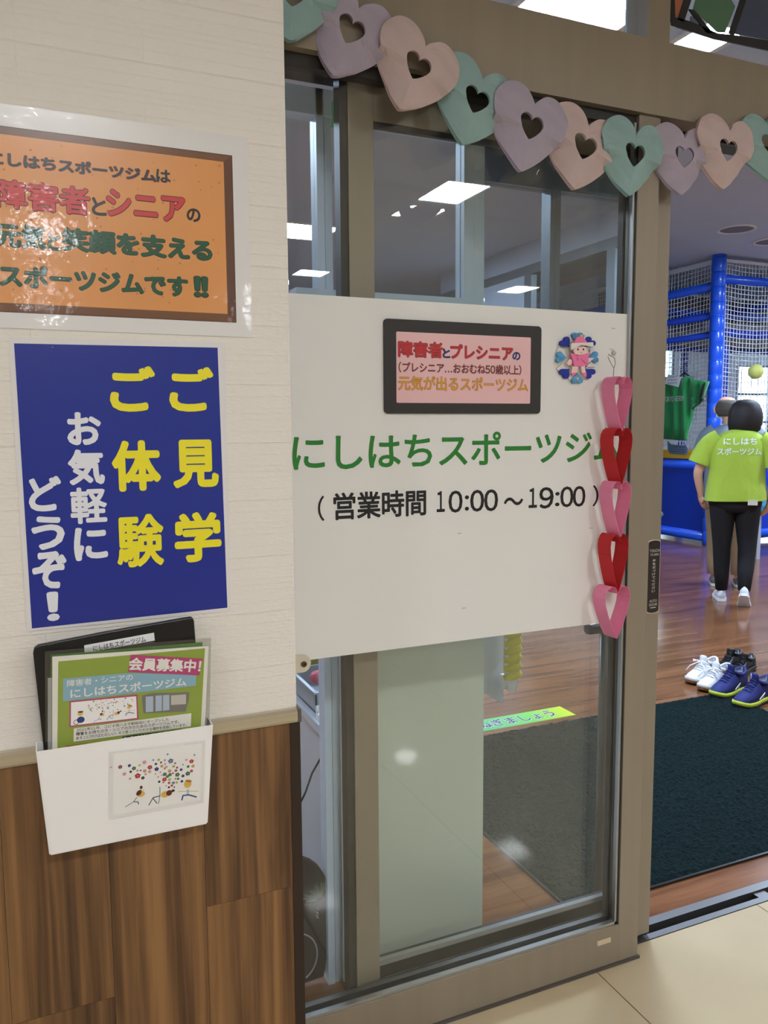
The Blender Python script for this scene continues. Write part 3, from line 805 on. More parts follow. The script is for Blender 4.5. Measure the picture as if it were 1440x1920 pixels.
# face under the hair, turned away from the viewer
mb = MB(); fc = Vector((.055, .16, 1.52))
mb.ball(fc + Vector((0, .018, -.01)), .014, .02, .018); local_mesh(mb, 'nose', SKIN, woman)
for sx in (-.032, .032): local_mesh(MB().ball(fc + Vector((sx, .0, .02)), .012, .008, .007), 'eye', flat('dark_eye', (30, 22, 20)), woman)
mb = MB(); mb.tube([fc + Vector((-.022, 0, -.05)), fc + Vector((0, .006, -.052)), fc + Vector((.022, 0, -.05))], .005, 6); local_mesh(mb, 'mouth', flat('lip', (176, 96, 88)), woman)
mb = MB(); mb.box(.085, .155, -.162, -.150, .82, .862); local_mesh(mb, 'undershirt_hem', flat('pale_cloth', (214, 206, 186)), woman, smooth=False)
SHOEW = M('white_mesh_shoe', (216, 220, 222), .6)
def put_shoe(parent, ank, pitch, yaw, upm, som, name='shoe'):
    up, so = sneaker_local(.25, .095)
    T = Matrix.Translation(ank) @ Matrix.Rotation(yaw, 4, 'Z') @ Matrix.Rotation(pitch, 4, 'X') @ Matrix.Translation((0, .075, -.085))
    a = MB().rings([[T @ p for p in r] for r in up]); o = local_mesh(a, name, upm, parent)
    b_ = MB().rings([[T @ p for p in r] for r in so]); s_ = b_.build('shoe_sole', som, None, smooth=False); s_.parent = o
put_shoe(woman, (-.075, .05, .087), 0, .1, SHOEW, flat('white_sole', (226, 226, 226)))
put_shoe(woman, (.088, -.145, .135), -.75, -.1, SHOEW, flat('white_sole', (226, 226, 226)))
def project_text(body, obj, parent, x0, x1, z0, z1, mat, bold=0.02):
    """Lettering pressed onto the back of a garment (rays along local +y)."""
    bpy.context.view_layer.update(); dg = bpy.context.evaluated_depsgraph_get(); ev = obj.evaluated_get(dg); me_ = ev.to_mesh()
    bv = BVHTree.FromPolygons([v.co.copy() for v in me_.vertices], [tuple(p.vertices) for p in me_.polygons])
    v, f = text_mesh(body, 0); lo, hi = v.min(0), v.max(0); hi[2] = lo[2] + 1; v, f = text_mesh(body, bold); q = (v - lo) / (hi - lo); mb_ = MB()
    for a, b_, e_ in q:
        x = x0 + a * (x1 - x0); z = z0 + b_ * (z1 - z0)
        hit = bv.ray_cast(Vector((x, -1, z)), Vector((0, 1, 0)))
        y = hit[0].y if hit[0] is not None else -.15
        mb_.v.append((x, y - .004 - e_ * 8, z))
    mb_.f = list(f); ev.to_mesh_clear()
    o = mb_.build('lettering', mat, None, fix=False); o.parent = parent; return o
WINK = flat('white_print', (236, 240, 232))
project_text('にしはち', shirt, shirt, -.105, .135, 1.295, 1.345, WINK); project_text('スポーツジム', shirt, shirt, -.15, .17, 1.215, 1.268, WINK)

# --- elderly man ahead of her
MP = Vector((5.67, 5.30, 0))
man = thing('person', 'person with thinning grey hair and mask in grey shirt, half hidden', 'person', MP)
man.rotation_euler = (0, 0, -WY)
hx = -.055
chains = [[((0, 0, .92), (.16, .11)), ((0, 0, 1.12), (.15, .11)), ((0, 0, 1.32), (.17, .11)), ((0, .02, 1.44), (.07, .065)), ((hx * .6, .03, 1.51), (.055, .055)), ((hx, .05, 1.60), (.088, .10)), ((hx, .045, 1.665), (.082, .09)), ((hx, .04, 1.70), (.05, .06))],
          [((0, 0, .92), (.16, .11)), ((-.1, 0, .84), .088), ((-.1, .03, .46), .06), ((-.1, 0, .08), .04), ((-.1, .13, .03), (.034, .02))], [((0, 0, .92), (.16, .11)), ((.1, 0, .84), .088), ((.1, .02, .46), .06), ((.1, 0, .08), .04), ((.1, .13, .03), (.034, .02))],
          [((0, 0, 1.32), (.17, .11)), ((-.20, 0, 1.37), .055), ((-.22, .09, 1.12), .043), ((-.16, .25, .98), .028)], [((0, 0, 1.32), (.17, .11)), ((.20, 0, 1.37), .055), ((.22, .09, 1.12), .043), ((.16, .25, .98), .028)]]
for w_, sd in (((-.16, .25, .98), 1), ((.16, .25, .98), -1)):
    hc = hand_chain(w_, (0, 1, -.4), sd, (.6 * sd, .4, 0)); hc[0][0] = (w_, .028); chains += hc
skin_body('body', chains, man, SKIN)
mb = MB()
mb.rings([ell(c, rx, ry, 24, (0, 0), 2.5, .012, i) for i, (c, rx, ry) in enumerate((((0, 0, .84), .23, .16), ((0, 0, 1.0), .225, .155), ((0, 0, 1.2), .225, .15), ((0, 0, 1.36), .225, .135), ((0, .01, 1.425), .16, .10), ((0, .02, 1.455), .075, .07)))], caps=False)
sleeve(mb, [(-.14, 0, 1.39), (-.215, 0, 1.345), (-.235, .03, 1.24), (-.235, .05, 1.16)], [.08, .09, .085, .085]); sleeve(mb, [(.14, 0, 1.39), (.215, 0, 1.345), (.235, .03, 1.24), (.235, .05, 1.16)], [.08, .095, .09, .09])
local_mesh(mb, 'shirt', M('grey_blue_shirt', (126, 140, 152), .8), man, sub=1)
mb = MB()
leg(0, (-.1, 0, .84), (-.1, .03, .46), (-.1, 0, .09), [.115, .112, .10, .085, .078, .07]); leg(0, (.1, 0, .84), (.1, .02, .46), (.1, 0, .09), [.115, .112, .10, .085, .078, .07])
mb.rings([ell((0, 0, z), rx, ry, 20) for z, rx, ry in ((.76, .16, .11), (.82, .205, .135), (.95, .205, .135))])
local_mesh(mb, 'trousers', M('beige_trouser_cloth', (176, 152, 118), .8), man)
mb = MB(); mb.rings([ell(c, rx, ry, 20, (0, 0), 2.1) for c, rx, ry in (((hx, .012, 1.668), .070, .050), ((hx, .012, 1.64), .088, .068), ((hx, .014, 1.60), .096, .082), ((hx, .016, 1.56), .090, .074), ((hx, .02, 1.525), .066, .052))])
local_mesh(mb, 'hair', M('grey_hair', (92, 84, 78), .8, var=(50, .3)), man)
for sx in (-1, 1): local_mesh(MB().ball((hx + sx * .094, .055, 1.585), .014, .022, .034), 'ear', SKIN, man)
mb = MB(); mb.ball((hx, .162, 1.585), .013, .02, .018); local_mesh(mb, 'nose', SKIN, man)
mb = MB(); mb.rings([ell((hx, .085, z), .085, .085, 16) for z in (1.52, 1.545, 1.575)], caps=False); local_mesh(mb, 'face_mask', flat('white_mask', (226, 230, 234)), man)
mb = MB(); mb.tube([(hx - .09, .05, 1.60), (hx - .092, .12, 1.605), (hx - .03, .168, 1.605), (hx + .03, .168, 1.605), (hx + .092, .12, 1.605), (hx + .09, .05, 1.60)], .004, 6); local_mesh(mb, 'glasses', flat('dark_frame', (60, 30, 26)), man)
for sx in (-.1, .1): put_shoe(man, (sx, 0, .087), 0, 0, flat('grey_shoe', (120, 120, 124)), flat('white_sole', (226, 226, 226)))

# ================================================================== ON THE GYM FLOOR
MATM = M('dark_green_carpet_pile', (21, 36, 36), 1.0, spec=.1, var=(75, .5), bump=(75, 1.0, .03))
mx0, mx1, my0, my1 = 1.40, 3.34, 1.845, 3.14
fm = thing('floor_mat', 'dark green pile entrance mat just inside the door', 'mat', ((mx0 + mx1) / 2, (my0 + my1) / 2, 0))
MB().box(mx0, mx1, my0, my1, .001, .008).build('rubber_backing', BLACK, fm)
bm = bmesh.new(); nx, ny = 170, 115
rnd = random.Random(3)
gv = [[bm.verts.new((mx0 + .008 + (mx1 - mx0 - .016) * i / nx, my0 + .008 + (my1 - my0 - .016) * j / ny, .008 + (.0 if i in (0, nx) or j in (0, ny) else rnd.uniform(.001, .011)))) for j in range(ny + 1)] for i in range(nx + 1)]
for i in range(nx):
    for j in range(ny): bm.faces.new((gv[i][j], gv[i + 1][j], gv[i + 1][j + 1], gv[i][j + 1]))
me = bpy.data.meshes.new('pile'); bm.to_mesh(me); bm.free(); me.shade_smooth(); me.materials.append(MATM)
o = bpy.data.objects.new('pile', me); COL.objects.link(o); o.parent = fm; o.location = -fm.location

FLF = Fr((0, 0, 0), (1, 0, 0), (0, 1, 0))
sy0, sy1, sx1 = 3.20, 3.335, 2.435
stk = thing('floor_sticker', 'bright green floor sticker with navy hiragana behind the mat', 'sticker', (2.0, 3.27, 0))
def green_grad():
    m = bpy.data.materials.new('green_sticker_print'); m.use_nodes = True; nt = m.node_tree; b_ = nt.nodes['Principled BSDF']; b_.inputs['Roughness'].default_value = .35
    tc = nt.nodes.new('ShaderNodeTexCoord'); sp = nt.nodes.new('ShaderNodeSeparateXYZ'); mr = nt.nodes.new('ShaderNodeMapRange'); cr = nt.nodes.new('ShaderNodeValToRGB')
    mr.inputs[1].default_value = 1.9; mr.inputs[2].default_value = 2.43
    nt.links.new(tc.outputs['Object'], sp.inputs[0]); nt.links.new(sp.outputs['X'], mr.inputs[0]); nt.links.new(mr.outputs[0], cr.inputs[0])
    cr.color_ramp.elements[0].color = lin((96, 190, 120)); cr.color_ramp.elements[1].color = lin((206, 220, 40)); e = cr.color_ramp.elements.new(.6); e.color = lin((120, 206, 90))
    nt.links.new(cr.outputs[0], b_.inputs['Base Color']); return m
MB().box(1.58, sx1, sy0, sy1, .0005, .0016).build('vinyl', green_grad(), stk)
letter_uv(FLF, 'くつをぬぎましょう', 1.69, sy0 + .03, 2.345, sy1 - .025, flat('white_halo', (222, 232, 222)), stk, .0018, .07)
letter_uv(FLF, 'くつをぬぎましょう', 1.69, sy0 + .03, 2.345, sy1 - .025, flat('navy_print', (30, 34, 92)), stk, .0022, .02)

def floor_shoe(name, label, cat, toe, heel, upm, som, lacem, inner, group, W=.1, hi=1.0, length=None):
    T_, Hh = at_z(*toe), at_z(*heel); d = (T_ - Hh).normalized(); L = length or .285
    root = thing(name, label, cat, T_ - d * L / 2, group)
    ang = math.atan2(-d.x, d.y); root.rotation_euler = (0, 0, ang)
    prof = [(0.0, .34, .034), (.03, .55, .046), (.09, .78, .056), (.18, .94, .064), (.30, 1.0, .074), (.40, .97, .088), (.48, .90, .104), (.54, .84, .112), (.60, .80, .100), (.70, .76, .082), (.82, .77, .084), (.92, .72, .102), (.97, .58, .108), (1.0, .36, .102)]
    up = []; so = []; ms = []
    for t, w, h in prof:
        y = L / 2 - t * L; hw = W / 2 * w; h *= hi
        up.append([Vector((hw * math.cos(a) * (.96 if math.sin(a) < .6 else .9), y, .028 + (h - .028) * max(0, math.sin(a)) ** .65)) for a in [math.pi * 2 * k / 18 for k in range(18)]])
        lift = .016 * max(0, (.22 - t) / .22) ** 1.4; fl_ = 1.06 if t < .55 else 1.10
        so.append([Vector((hw * fl_ * x, y * 1.015, z + lift)) for x, z in ((-.96, 0), (-1.0, .008), (-.98, .014), (.98, .014), (1.0, .008), (.96, 0))])
        ms.append([Vector((hw * fl_ * x, y * 1.02, z + lift)) for x, z in ((-.98, .013), (-1.04, .022), (-.98, .033), (.98, .033), (1.04, .022), (.98, .013))])
    def loc(mb_, nm, mt, sm=True, par=None):
        o_ = mb_.build(nm, mt, None, smooth=sm); o_.parent = par or root; return o_
    loc(MB().rings(up), 'upper', upm); loc(MB().rings(so), 'outsole', som[1], False); loc(MB().rings(ms), 'midsole', som[0], True)
    y0, y1 = L / 2 - .56 * L, L / 2 - .95 * L
    n = 20; ce = [(W * .33 * math.sin(2 * math.pi * k / n), (y0 + y1) / 2 + (y0 - y1) / 2 * math.cos(2 * math.pi * k / n), hi * (.094 + .018 * math.cos(2 * math.pi * k / n) ** 2 - .004)) for k in range(n + 1)]
    loc(MB().tube(ce, .0085, 8, caps=False), 'collar', upm)
    loc(MB().rings([[Vector((p[0] * .92, (p[1] - (y0 + y1) / 2) * .92 + (y0 + y1) / 2, p[2] + .003)) for p in ce[:-1]], [Vector((p[0] * .6, (p[1] - (y0 + y1) / 2) * .6 + (y0 + y1) / 2, p[2] + .0035)) for p in ce[:-1]]]), 'opening', inner)
    tg = MB(); yt = L / 2 - .50 * L
    tg.rings([[Vector((x, yt + dy + .004 * math.cos(x * 60), z)) for x, dy in ((-w, -.006), (-w * .5, .002), (w * .5, .002), (w, -.006), (w * .5, -.012), (-w * .5, -.012))] for w, z, in ((.024, .085 * hi), (.026, .11 * hi), (.024, .134 * hi), (.016, .142 * hi))])
    loc(tg, 'tongue', upm)
    lc = MB()
    for k in range(5):
        t = .29 + k * .05; y = L / 2 - t * L; z = hi * (.070 + k * .0085) + .006; s_ = 1 if k % 2 else -1
        lc.tube([(-.024, y, z - .006), (0, y - s_ * .004, z + .003), (.024, y - .008, z - .006)], .0032, 6)
    if lacem is not upm:
        z = hi * .115
        lc.tube([(0, yt + .03, z), (-.03, yt + .05, z + .006), (-.05, yt + .02, z - .012), (-.02, yt + .025, z)], .003, 6)
        lc.tube([(0, yt + .03, z), (.035, yt + .045, z + .006), (.052, yt + .015, z - .014), (.02, yt + .02, z)], .003, 6)
        lc.tube([(0, yt + .03, z), (-.045, yt + .07, z - .015), (-.062, yt + .085, z - .045)], .003, 6); lc.tube([(0, yt + .03, z), (.03, yt + .08, z - .02), (.05, yt + .09, z - .05)], .003, 6)
    loc(lc, 'laces', lacem)
    return root
WUP = M('white_leather', (232, 234, 238), .45); GUM = flat('gum_sole', (126, 84, 52)); WMID = flat('white_midsole', (224, 222, 218)); LACE = flat('white_lace', (240, 240, 240))
NUP = M('navy_knit', (26, 36, 104), .7, bump=(120, .4, .002)); LIM = flat('lime_midsole', (196, 212, 60)); DKS = flat('dark_outsole', (28, 28, 36))
BUP = M('black_leather', (20, 19, 20), .4)
floor_shoe('sneaker', 'left of the two white laced sneakers beside the mat', 'shoe', (1291, 1284), (1352, 1262), WUP, (WMID, GUM), LACE, flat('grey_lining', (120, 120, 122)), 'white sneakers', .094)
floor_shoe('sneaker', 'white laced sneaker next to the navy shoes', 'shoe', (1314, 1298), (1376, 1275), WUP, (WMID, GUM), LACE, flat('grey_lining', (120, 120, 122)), 'white sneakers', .094)
ns1 = floor_shoe('running_shoe', 'navy running shoe with lime midsole beside the white sneakers', 'shoe', (1337, 1312), (1414, 1284), NUP, (LIM, DKS), NUP, flat('navy_lining', (18, 22, 60)), 'navy running shoes', .100, 1.16, .30)
ns2 = floor_shoe('running_shoe', 'navy running shoe with lime midsole cut off by the right edge', 'shoe', (1381, 1331), (1462, 1301), NUP, (LIM, DKS), NUP, flat('navy_lining', (18, 22, 60)), 'navy running shoes', .100, 1.16, .30)
for r_ in (ns1, ns2):
    mb = MB(); mb.tube([(.006, .018, .138), (.003, .02, .155), (.008, .016, .165)], .0025, 6); o = mb.build('tongue_mark', flat('silver_mark', (214, 220, 226)), None); o.parent = r_
    mb = MB(); mb.tube([(-.054, .03, .045), (-.052, -.02, .07), (-.054, .0, .045)], .0025, 6); o = mb.build('side_mark', flat('silver_mark', (214, 220, 226)), None); o.parent = r_
floor_shoe('black_shoe', 'black shoe behind the left white sneaker', 'shoe', (1350, 1261), (1386, 1245), BUP, (DKS, DKS), BUP, BLACK, 'black shoes', .082, .85, .25)
floor_shoe('black_shoe', 'black shoe between the white sneakers and the navy shoes', 'shoe', (1375, 1271), (1413, 1253), BUP, (DKS, DKS), BUP, BLACK, 'black shoes', .082, .85, .25)

# bench and stool edges in the gym
bx = at_x(1232, 966, 5.9)
t = thing('low_stool', 'low dark stool beside the blue play wall', 'stool', (bx.x, bx.y + .1, 0))
zt = bx.z + .02
n = 18; cir = lambda r, z: [(bx.x + r * math.cos(2 * math.pi * k / n), bx.y + .22 + r * math.sin(2 * math.pi * k / n), z) for k in range(n)]
MB().rings([cir(.2, zt - .05), cir(.215, zt - .03), cir(.2, zt)]).build('seat', flat('grey_green_seat', (86, 96, 88)), t, smooth=True)
for k in range(4):
    a = math.pi / 4 + k * math.pi / 2
    MB().tube([(bx.x + .18 * math.cos(a), bx.y + .22 + .18 * math.sin(a), 0), (bx.x + .13 * math.cos(a), bx.y + .22 + .13 * math.sin(a), zt - .04)], .014, 8).build('leg', BLACK, t, smooth=True)
bc = at(1436, 955, 6.2)
t = thing('teal_bench', 'teal topped bench at the right edge beyond the people', 'bench', (bc.x + .4, 6.2, 0))
MB().box(bc.x - .12, bc.x + 1.2, 6.2, 6.6, bc.z - .03, bc.z + .05).build('seat', flat('teal_vinyl', (50, 120, 132)), t, bevel=.01)
for xx in (bc.x - .05, bc.x + 1.1):
    for yy in (6.25, 6.55): MB().box(xx, xx + .05, yy, yy + .05, 0, bc.z - .03).build('leg', flat('pale_leg', (170, 176, 180)), t)

# ================================================================== BEHIND THE DOOR GLASS
# guard rail pipe beside the sliding leaf
gp = thing('guard_rail', 'grey guard rail pipe standing inside the glass by the right stile', 'rail', (1.44, 1.78, 0))
gx = at(1128, 1400, 1.78).x; gzt = at(1108, 1183, 1.78).z
MB().tube([(gx, 1.78, 0), (gx, 1.78, gzt)], .0125, 12).build('pipe', M('dark_grey_pipe', (110, 108, 104), .35, .6), gp, smooth=True)
MB().tube([(gx - .062, 1.78, gzt + .006), (gx - .05, 1.78, gzt + .006), (gx + .06, 1.78, gzt + .006)], [.012, .016, .016], 12).build('top_bracket', M('dark_grey_pipe'), gp, smooth=True)
n = 16; MB().rings([[(gx + .035 * math.cos(2 * math.pi * k / n), 1.78 + .035 * math.sin(2 * math.pi * k / n), z) for k in range(n)] for z in (0.0, .008)]).build('base_flange', M('dark_grey_pipe'), gp)

# yellow and white paper garland hanging inside, and a clear sheet beside it
YH = 1.97
hp = at(959, 1240, YH)
tg = thing('paper_streamer', 'yellow and white rolled paper streamer hanging behind the glass', 'decoration', (hp.x, YH, hp.z))
yw = M('yellow_paper_roll', (222, 206, 70), .7); wr = flat('white_paper_roll', (236, 236, 232), .7)
for k in range(7):
    z = at(960, 1187 + k * 15.5, YH).z
    if k < 6:
        MB().tube([(hp.x - .026, YH, z - .006), (hp.x - .008, YH - .012, z), (hp.x + .012, YH - .01, z + .003), (hp.x + .028, YH, z)], [.008, .015, .015, .009], 10).build('paper_roll', yw, tg, smooth=True)
        MB().tube([(hp.x - .024, YH, z - .018), (hp.x, YH - .009, z - .014), (hp.x + .026, YH, z - .010)], [.007, .011, .007], 10).build('paper_roll', wr, tg, smooth=True)
z = at(960, 1283, YH).z
MB().tube([(hp.x + .002, YH, z + .03), (hp.x + .002, YH, z - .018)], [.016, .015], 10).build('paper_roll', wr, tg, smooth=True)
MB().tube([(hp.x - .022, YH + .01, z + .03), (hp.x - .022, YH + .01, z - .012)], [.011, .010], 10).build('paper_roll', wr, tg, smooth=True)
MB().tube([(hp.x, YH, at(960, 1187, YH).z), (hp.x, YH, 1.685)], .0012, 5).build('string', wr, tg)
sh_ = at(925, 1250, 2.0)
pv = MB(); zt_ = 1.681; pv.prism([(1.118, 1.90, zt_), (1.268, 2.03, zt_), (1.268, 2.03, .61), (1.118, 1.90, .71)], (.004, -.002, 0))
tag(pv.build('vinyl_sheet', M('grey_clear_vinyl', (190, 198, 204), .3), None), 'translucent grey sheet hanging beside the yellow streamer', 'sheet')

# white desk with clutter at the left
dx = .652; dz = .668
dk = thing('office_desk', 'white desk behind the glass at the end of the papered wall', 'desk', (.85, 2.45, 0))
DW = M('white_desk_laminate', (206, 214, 222), .18)
MB().box(dx, 1.05, 1.93, 3.1, dz - .028, dz).build('desk_top', DW, dk, bevel=.003)
MB().box(dx + .012, dx + .034, 1.94, 3.08, 0.0, dz - .028).build('side_panel', DW, dk)
MB().box(1.01, 1.03, 1.94, 3.08, 0.0, dz - .028).build('side_panel', DW, dk)
MB().box(dx + .034, 1.01, 3.04, 3.06, .2, dz - .028).build('back_panel', DW, dk)
# bins on the desk
def open_bin(name, label, x0, x1, y0, y1, h, mat, z0=dz):
    t = thing(name, label, 'bin', ((x0 + x1) / 2, (y0 + y1) / 2, z0)); w = .004
    m_ = MB(); m_.box(x0, x1, y0, y1, z0, z0 + .004)
    for a in ((x0, x1, y0, y0 + w), (x0, x1, y1 - w, y1), (x0, x0 + w, y0, y1), (x1 - w, x1, y0, y1)): m_.box(*a, z0, z0 + h)
    m_.build('shell', mat, t)
    m_ = MB()
    for a in ((x0 - .006, x1 + .006, y0 - .006, y0 + w), (x0 - .006, x1 + .006, y1 - w, y1 + .006), (x0 - .006, x0 + w, y0, y1), (x1 - w, x1 + .006, y0, y1)): m_.box(*a, z0 + h, z0 + h + .006)
    m_.build('rim', mat, t); return t
GREYB = M('grey_blue_bin', (150, 160, 168), .4)
open_bin('desk_bin', 'grey plastic bin of odds and ends on the white desk', .672, .79, 2.03, 2.27, .055, GREYB)
tag(MB().ball((.725, 2.17, dz + .055), .024, .024, .02).build('pink_ball_of_yarn', flat('pink_item', (206, 74, 104)), None, smooth=True), 'small pink item in the grey bin on the desk', 'trinket')
mb = MB(); mb.box(.69, .91, 2.30, 2.52, dz, dz + .085)
t = thing('storage_box', 'olive green box standing at the back of the desk', 'box', (.80, 2.41, dz))
mb.build('body', M('olive_box', (150, 140, 44), .7), t); MB().box(.682, .918, 2.292, 2.528, dz + .085, dz + .11).build('lid', flat('yellow_box_lid', (176, 160, 46)), t)
t = thing('storage_box', 'taller dark olive case behind the yellow lidded box', 'box', (.82, 2.96, dz)); MB().box(.66, .98, 2.88, 3.03, dz, dz + .34).build('body', flat('dark_olive', (84, 84, 40)), t); MB().box(.78, .86, 2.872, 2.88, dz + .2, dz + .22).build('handle', BLACK, t)
t = thing('paper_tray', 'white paper tray at the near end of the desk', 'tray', (.69, 1.97, dz)); MB().box(.665, .77, 1.945, 2.01, dz, dz + .012).build('tray_base', WHITE, t); MB().box(.665, .77, 2.006, 2.01, dz + .012, dz + .03).build('tray_back', WHITE, t)
# bracket on the glass near the wall end
bk = thing('glass_bracket', 'cream rounded bracket with a hex bolt at the end of the wall', 'bracket', (.49, 1.625, .93))
a0, a1 = at(548, 1253, 1.622), at(581, 1240, 1.622); bz0, bz1 = at(565, 1259, 1.622).z, at(565, 1226, 1.622).z
pts = [(XE + .06, bz0), (a1.x - .018, bz0)] + [(a1.x - .018 + .018 * math.cos(a), (bz0 + bz1) / 2 + (bz1 - bz0) / 2 * math.sin(a)) for a in [-math.pi / 2 + math.pi * k / 8 for k in range(1, 8)]] + [(a1.x - .018, bz1), (XE + .06, bz1)]
MB().prism([(x, 1.614, z) for x, z in pts], (0, .012, 0)).build('plate', M('cream_bracket', (214, 204, 180), .4), bk)
bc_ = at(569.5, 1245, 1.614)
n = 14; MB().rings([[(bc_.x + r * math.cos(2 * math.pi * k / n), y, bc_.z + r * math.sin(2 * math.pi * k / n)) for k in range(n)] for r, y in ((.0065, 1.613), (.0065, 1.611), (.005, 1.610))]).build('bolt', M('dark_bolt', (90, 80, 60), .4, .6), bk)
n = 6; MB().rings([[(bc_.x + r * math.cos(2 * math.pi * k / n), y, bc_.z + r * math.sin(2 * math.pi * k / n)) for k in range(n)] for r, y in ((.0028, 1.6105), (.0028, 1.6095))]).build('hex_socket', BLACK, bk)
# hanging lead
cpts = [at(616, 1375, 1.918), at(603, 1405, 1.918), at(602, 1420, 1.918), at(585, 1450, 1.918), at(573, 1485, 1.918), at(560, 1512, 1.918), at(540, 1560, 1.918), at(520, 1700, 1.918)]
tag(MB().tube(cpts, .0028, 8).build('power_lead', BLACK, None, smooth=True), 'thin black lead hanging down in front of the desk side', 'cord')
# black bag with a drawn grass print
YT = 1.885
BF = Fr((0, YT, 0))
bg = thing('printed_board', 'black board with line drawn grasses standing below the desk', 'board', tuple(at(575, 1800, YT)))
bu = lambda x, y: BF.px(x, y)
out = [(520, 1602), (566, 1604), (580, 1609), (593, 1618), (602, 1630), (609, 1645), (612, 1665), (612, 1720), (610, 1770), (606, 1800), (602, 1822), (520, 1850)]
plate(BF, out, 0, .02).build('board_body', M('charcoal_board', (46, 43, 40), .6), bg)
mb = MB(); c0 = BF.px(594, 1680); rnd = random.Random(5)
for k in range(26):
    a = math.radians(60 + k * 4.6); ln = rnd.uniform(.028, .05)
    p = (c0[0] + math.cos(a) * ln, c0[1] + math.sin(a) * ln); q = (c0[0] + math.cos(a) * .008, c0[1] + math.sin(a) * .008); nx_ = (-math.sin(a) * .0006, math.cos(a) * .0006)
    mb.add([BF.P(p[0] + nx_[0], p[1] + nx_[1], .0206), BF.P(p[0] - nx_[0], p[1] - nx_[1], .0206), BF.P(q[0] - nx_[0], q[1] - nx_[1], .0206), BF.P(q[0] + nx_[0], q[1] + nx_[1], .0206)], [(0, 1, 2, 3)])
mb.build('grass_print', flat('pale_green_print', (120, 136, 104)), bg, fix=False)
mb = MB(); mb.tube([BF.P(*BF.px(x, y), .0206) for x, y in ((562, 1680), (568, 1676), (572, 1682), (567, 1688), (580, 1686), (592, 1684), (604, 1679), (609, 1676))], .0011, 6); mb.build('ground_print', flat('pink_print', (160, 130, 118)), bg)
mb = MB()
for k, yy in enumerate((1693, 1701, 1708)): mb.tube([BF.P(*BF.px(x, y + yy), .0206) for x, y in ((587, 0), (591, 3), (588, 5), (593, 6), (590, 0))], .0008, 5)
mb.build('signature_print', flat('pale_print', (190, 186, 176)), bg)
mb = MB(); cc = BF.px(552, 1788)
mb.tube([BF.P(cc[0] + .055 * math.cos(a), cc[1] + .066 * math.sin(a), .022) for a in [math.radians(-65 + 4 * k) for k in range(38)]], .0022, 8); mb.build('white_ring', flat('grey_ring', (176, 172, 166)), bg, smooth=True)
tg2 = at(627, 210, 1.80)
# green tag with a wand on the partition frame
GF = Fr((0, 1.80, 0))
gt = thing('green_tag', 'mint green card clipped high on the inner frame', 'tag', tuple(tg2))
plate(GF, [(621, 192), (636, 176), (636, 238), (634, 240), (619, 239), (622, 225)], 0, .003).build('card', M('mint_card', (128, 206, 140), .5), gt)
mb = MB(); mb.tube([GF.P(*GF.px(634, 224), .005), GF.P(*GF.px(636, 309), .005)], .0013, 6); mb.build('wand', SILVER, gt)
mb = MB(); mb.tube([GF.P(*GF.px(635.8, 306), .005), GF.P(*GF.px(636, 310), .005)], .0028, 8); mb.build('wand_tip', BLACK, gt)

# ================================================================== POSTERS ON THE PAPERED WALL
WF = Fr((0, YW, 0))
def sheet(fr, pts, n0, n1, name, mat, parent): return plate(fr, pts, n0, n1).build(name, mat, parent)
PRINT = dict(coat=.5, coat_bump=(30, .22, .004))
# orange landscape poster
op = thing('laminated_poster', 'orange laminated poster in a drawn brown frame, topmost on the wall', 'poster', (.12, YW, 1.75))
lx = -.098
tr_, br_ = WF.px(463, 258), WF.px(473, 633)
ox1, oz1, oz0 = (tr_[0] + br_[0]) / 2, tr_[1], br_[1]
def rect(fr, u0, u1, v0, v1, n0, n1, name, mat, parent):
    return MB().prism([fr.P(u0, v0, n0), fr.P(u1, v0, n0), fr.P(u1, v1, n0), fr.P(u0, v1, n0)], fr.N * (n1 - n0)).build(name, mat, parent)
def bowed(fr, u0, u1, v0, v1, n0, name, mat, parent, amp=.0025, k=9.0):
    """A laminated sheet that ripples very slightly off the wall."""
    mb_ = MB(); nu, nv = 28, 20
    f = lambda u, v: n0 + amp * (.5 + .5 * math.sin(u * k + 1.3) * math.cos(v * k * .6))
    a = [[fr.P(u0 + (u1 - u0) * i / nu, v0 + (v1 - v0) * j / nv, f(u0 + (u1 - u0) * i / nu, v0 + (v1 - v0) * j / nv)) for i in range(nu + 1)] for j in range(nv + 1)]
    b_ = [[p - fr.N * .0006 for p in r] for r in a]
    for g in (a, b_):
        for j in range(nv):
            for i in range(nu): mb_.add([g[j][i], g[j][i + 1], g[j + 1][i + 1], g[j + 1][i]], [(0, 1, 2, 3)])
    return mb_.build(name, mat, parent, smooth=True, fix=False)
rect(WF, lx, ox1, oz0, oz1, .0004, .0012, 'laminate_sheet', LAM, op)
fo = (WF.px(430, 293), WF.px(445, 604)); fi = (WF.px(417, 304), WF.px(428, 589))
fu1 = (fo[0][0] + fo[1][0]) / 2; fv1, fv0 = fo[0][1], fo[1][1]; iu1 = (fi[0][0] + fi[1][0]) / 2; iv1, iv0 = fi[0][1], fi[1][1]
fu0 = lx + (ox1 - fu1); iu0 = fu0 + (fu1 - iu1)
BRN = flat('brown_print', (116, 74, 40), .3, **PRINT); BRD = flat('dark_brown_print', (70, 38, 26), .3, **PRINT)
rect(WF, fu0 - .0012, fu1 + .0012, fv0 - .0012, fv1 + .0012, .0012, .0015, 'printed_frame_line', BRD, op)
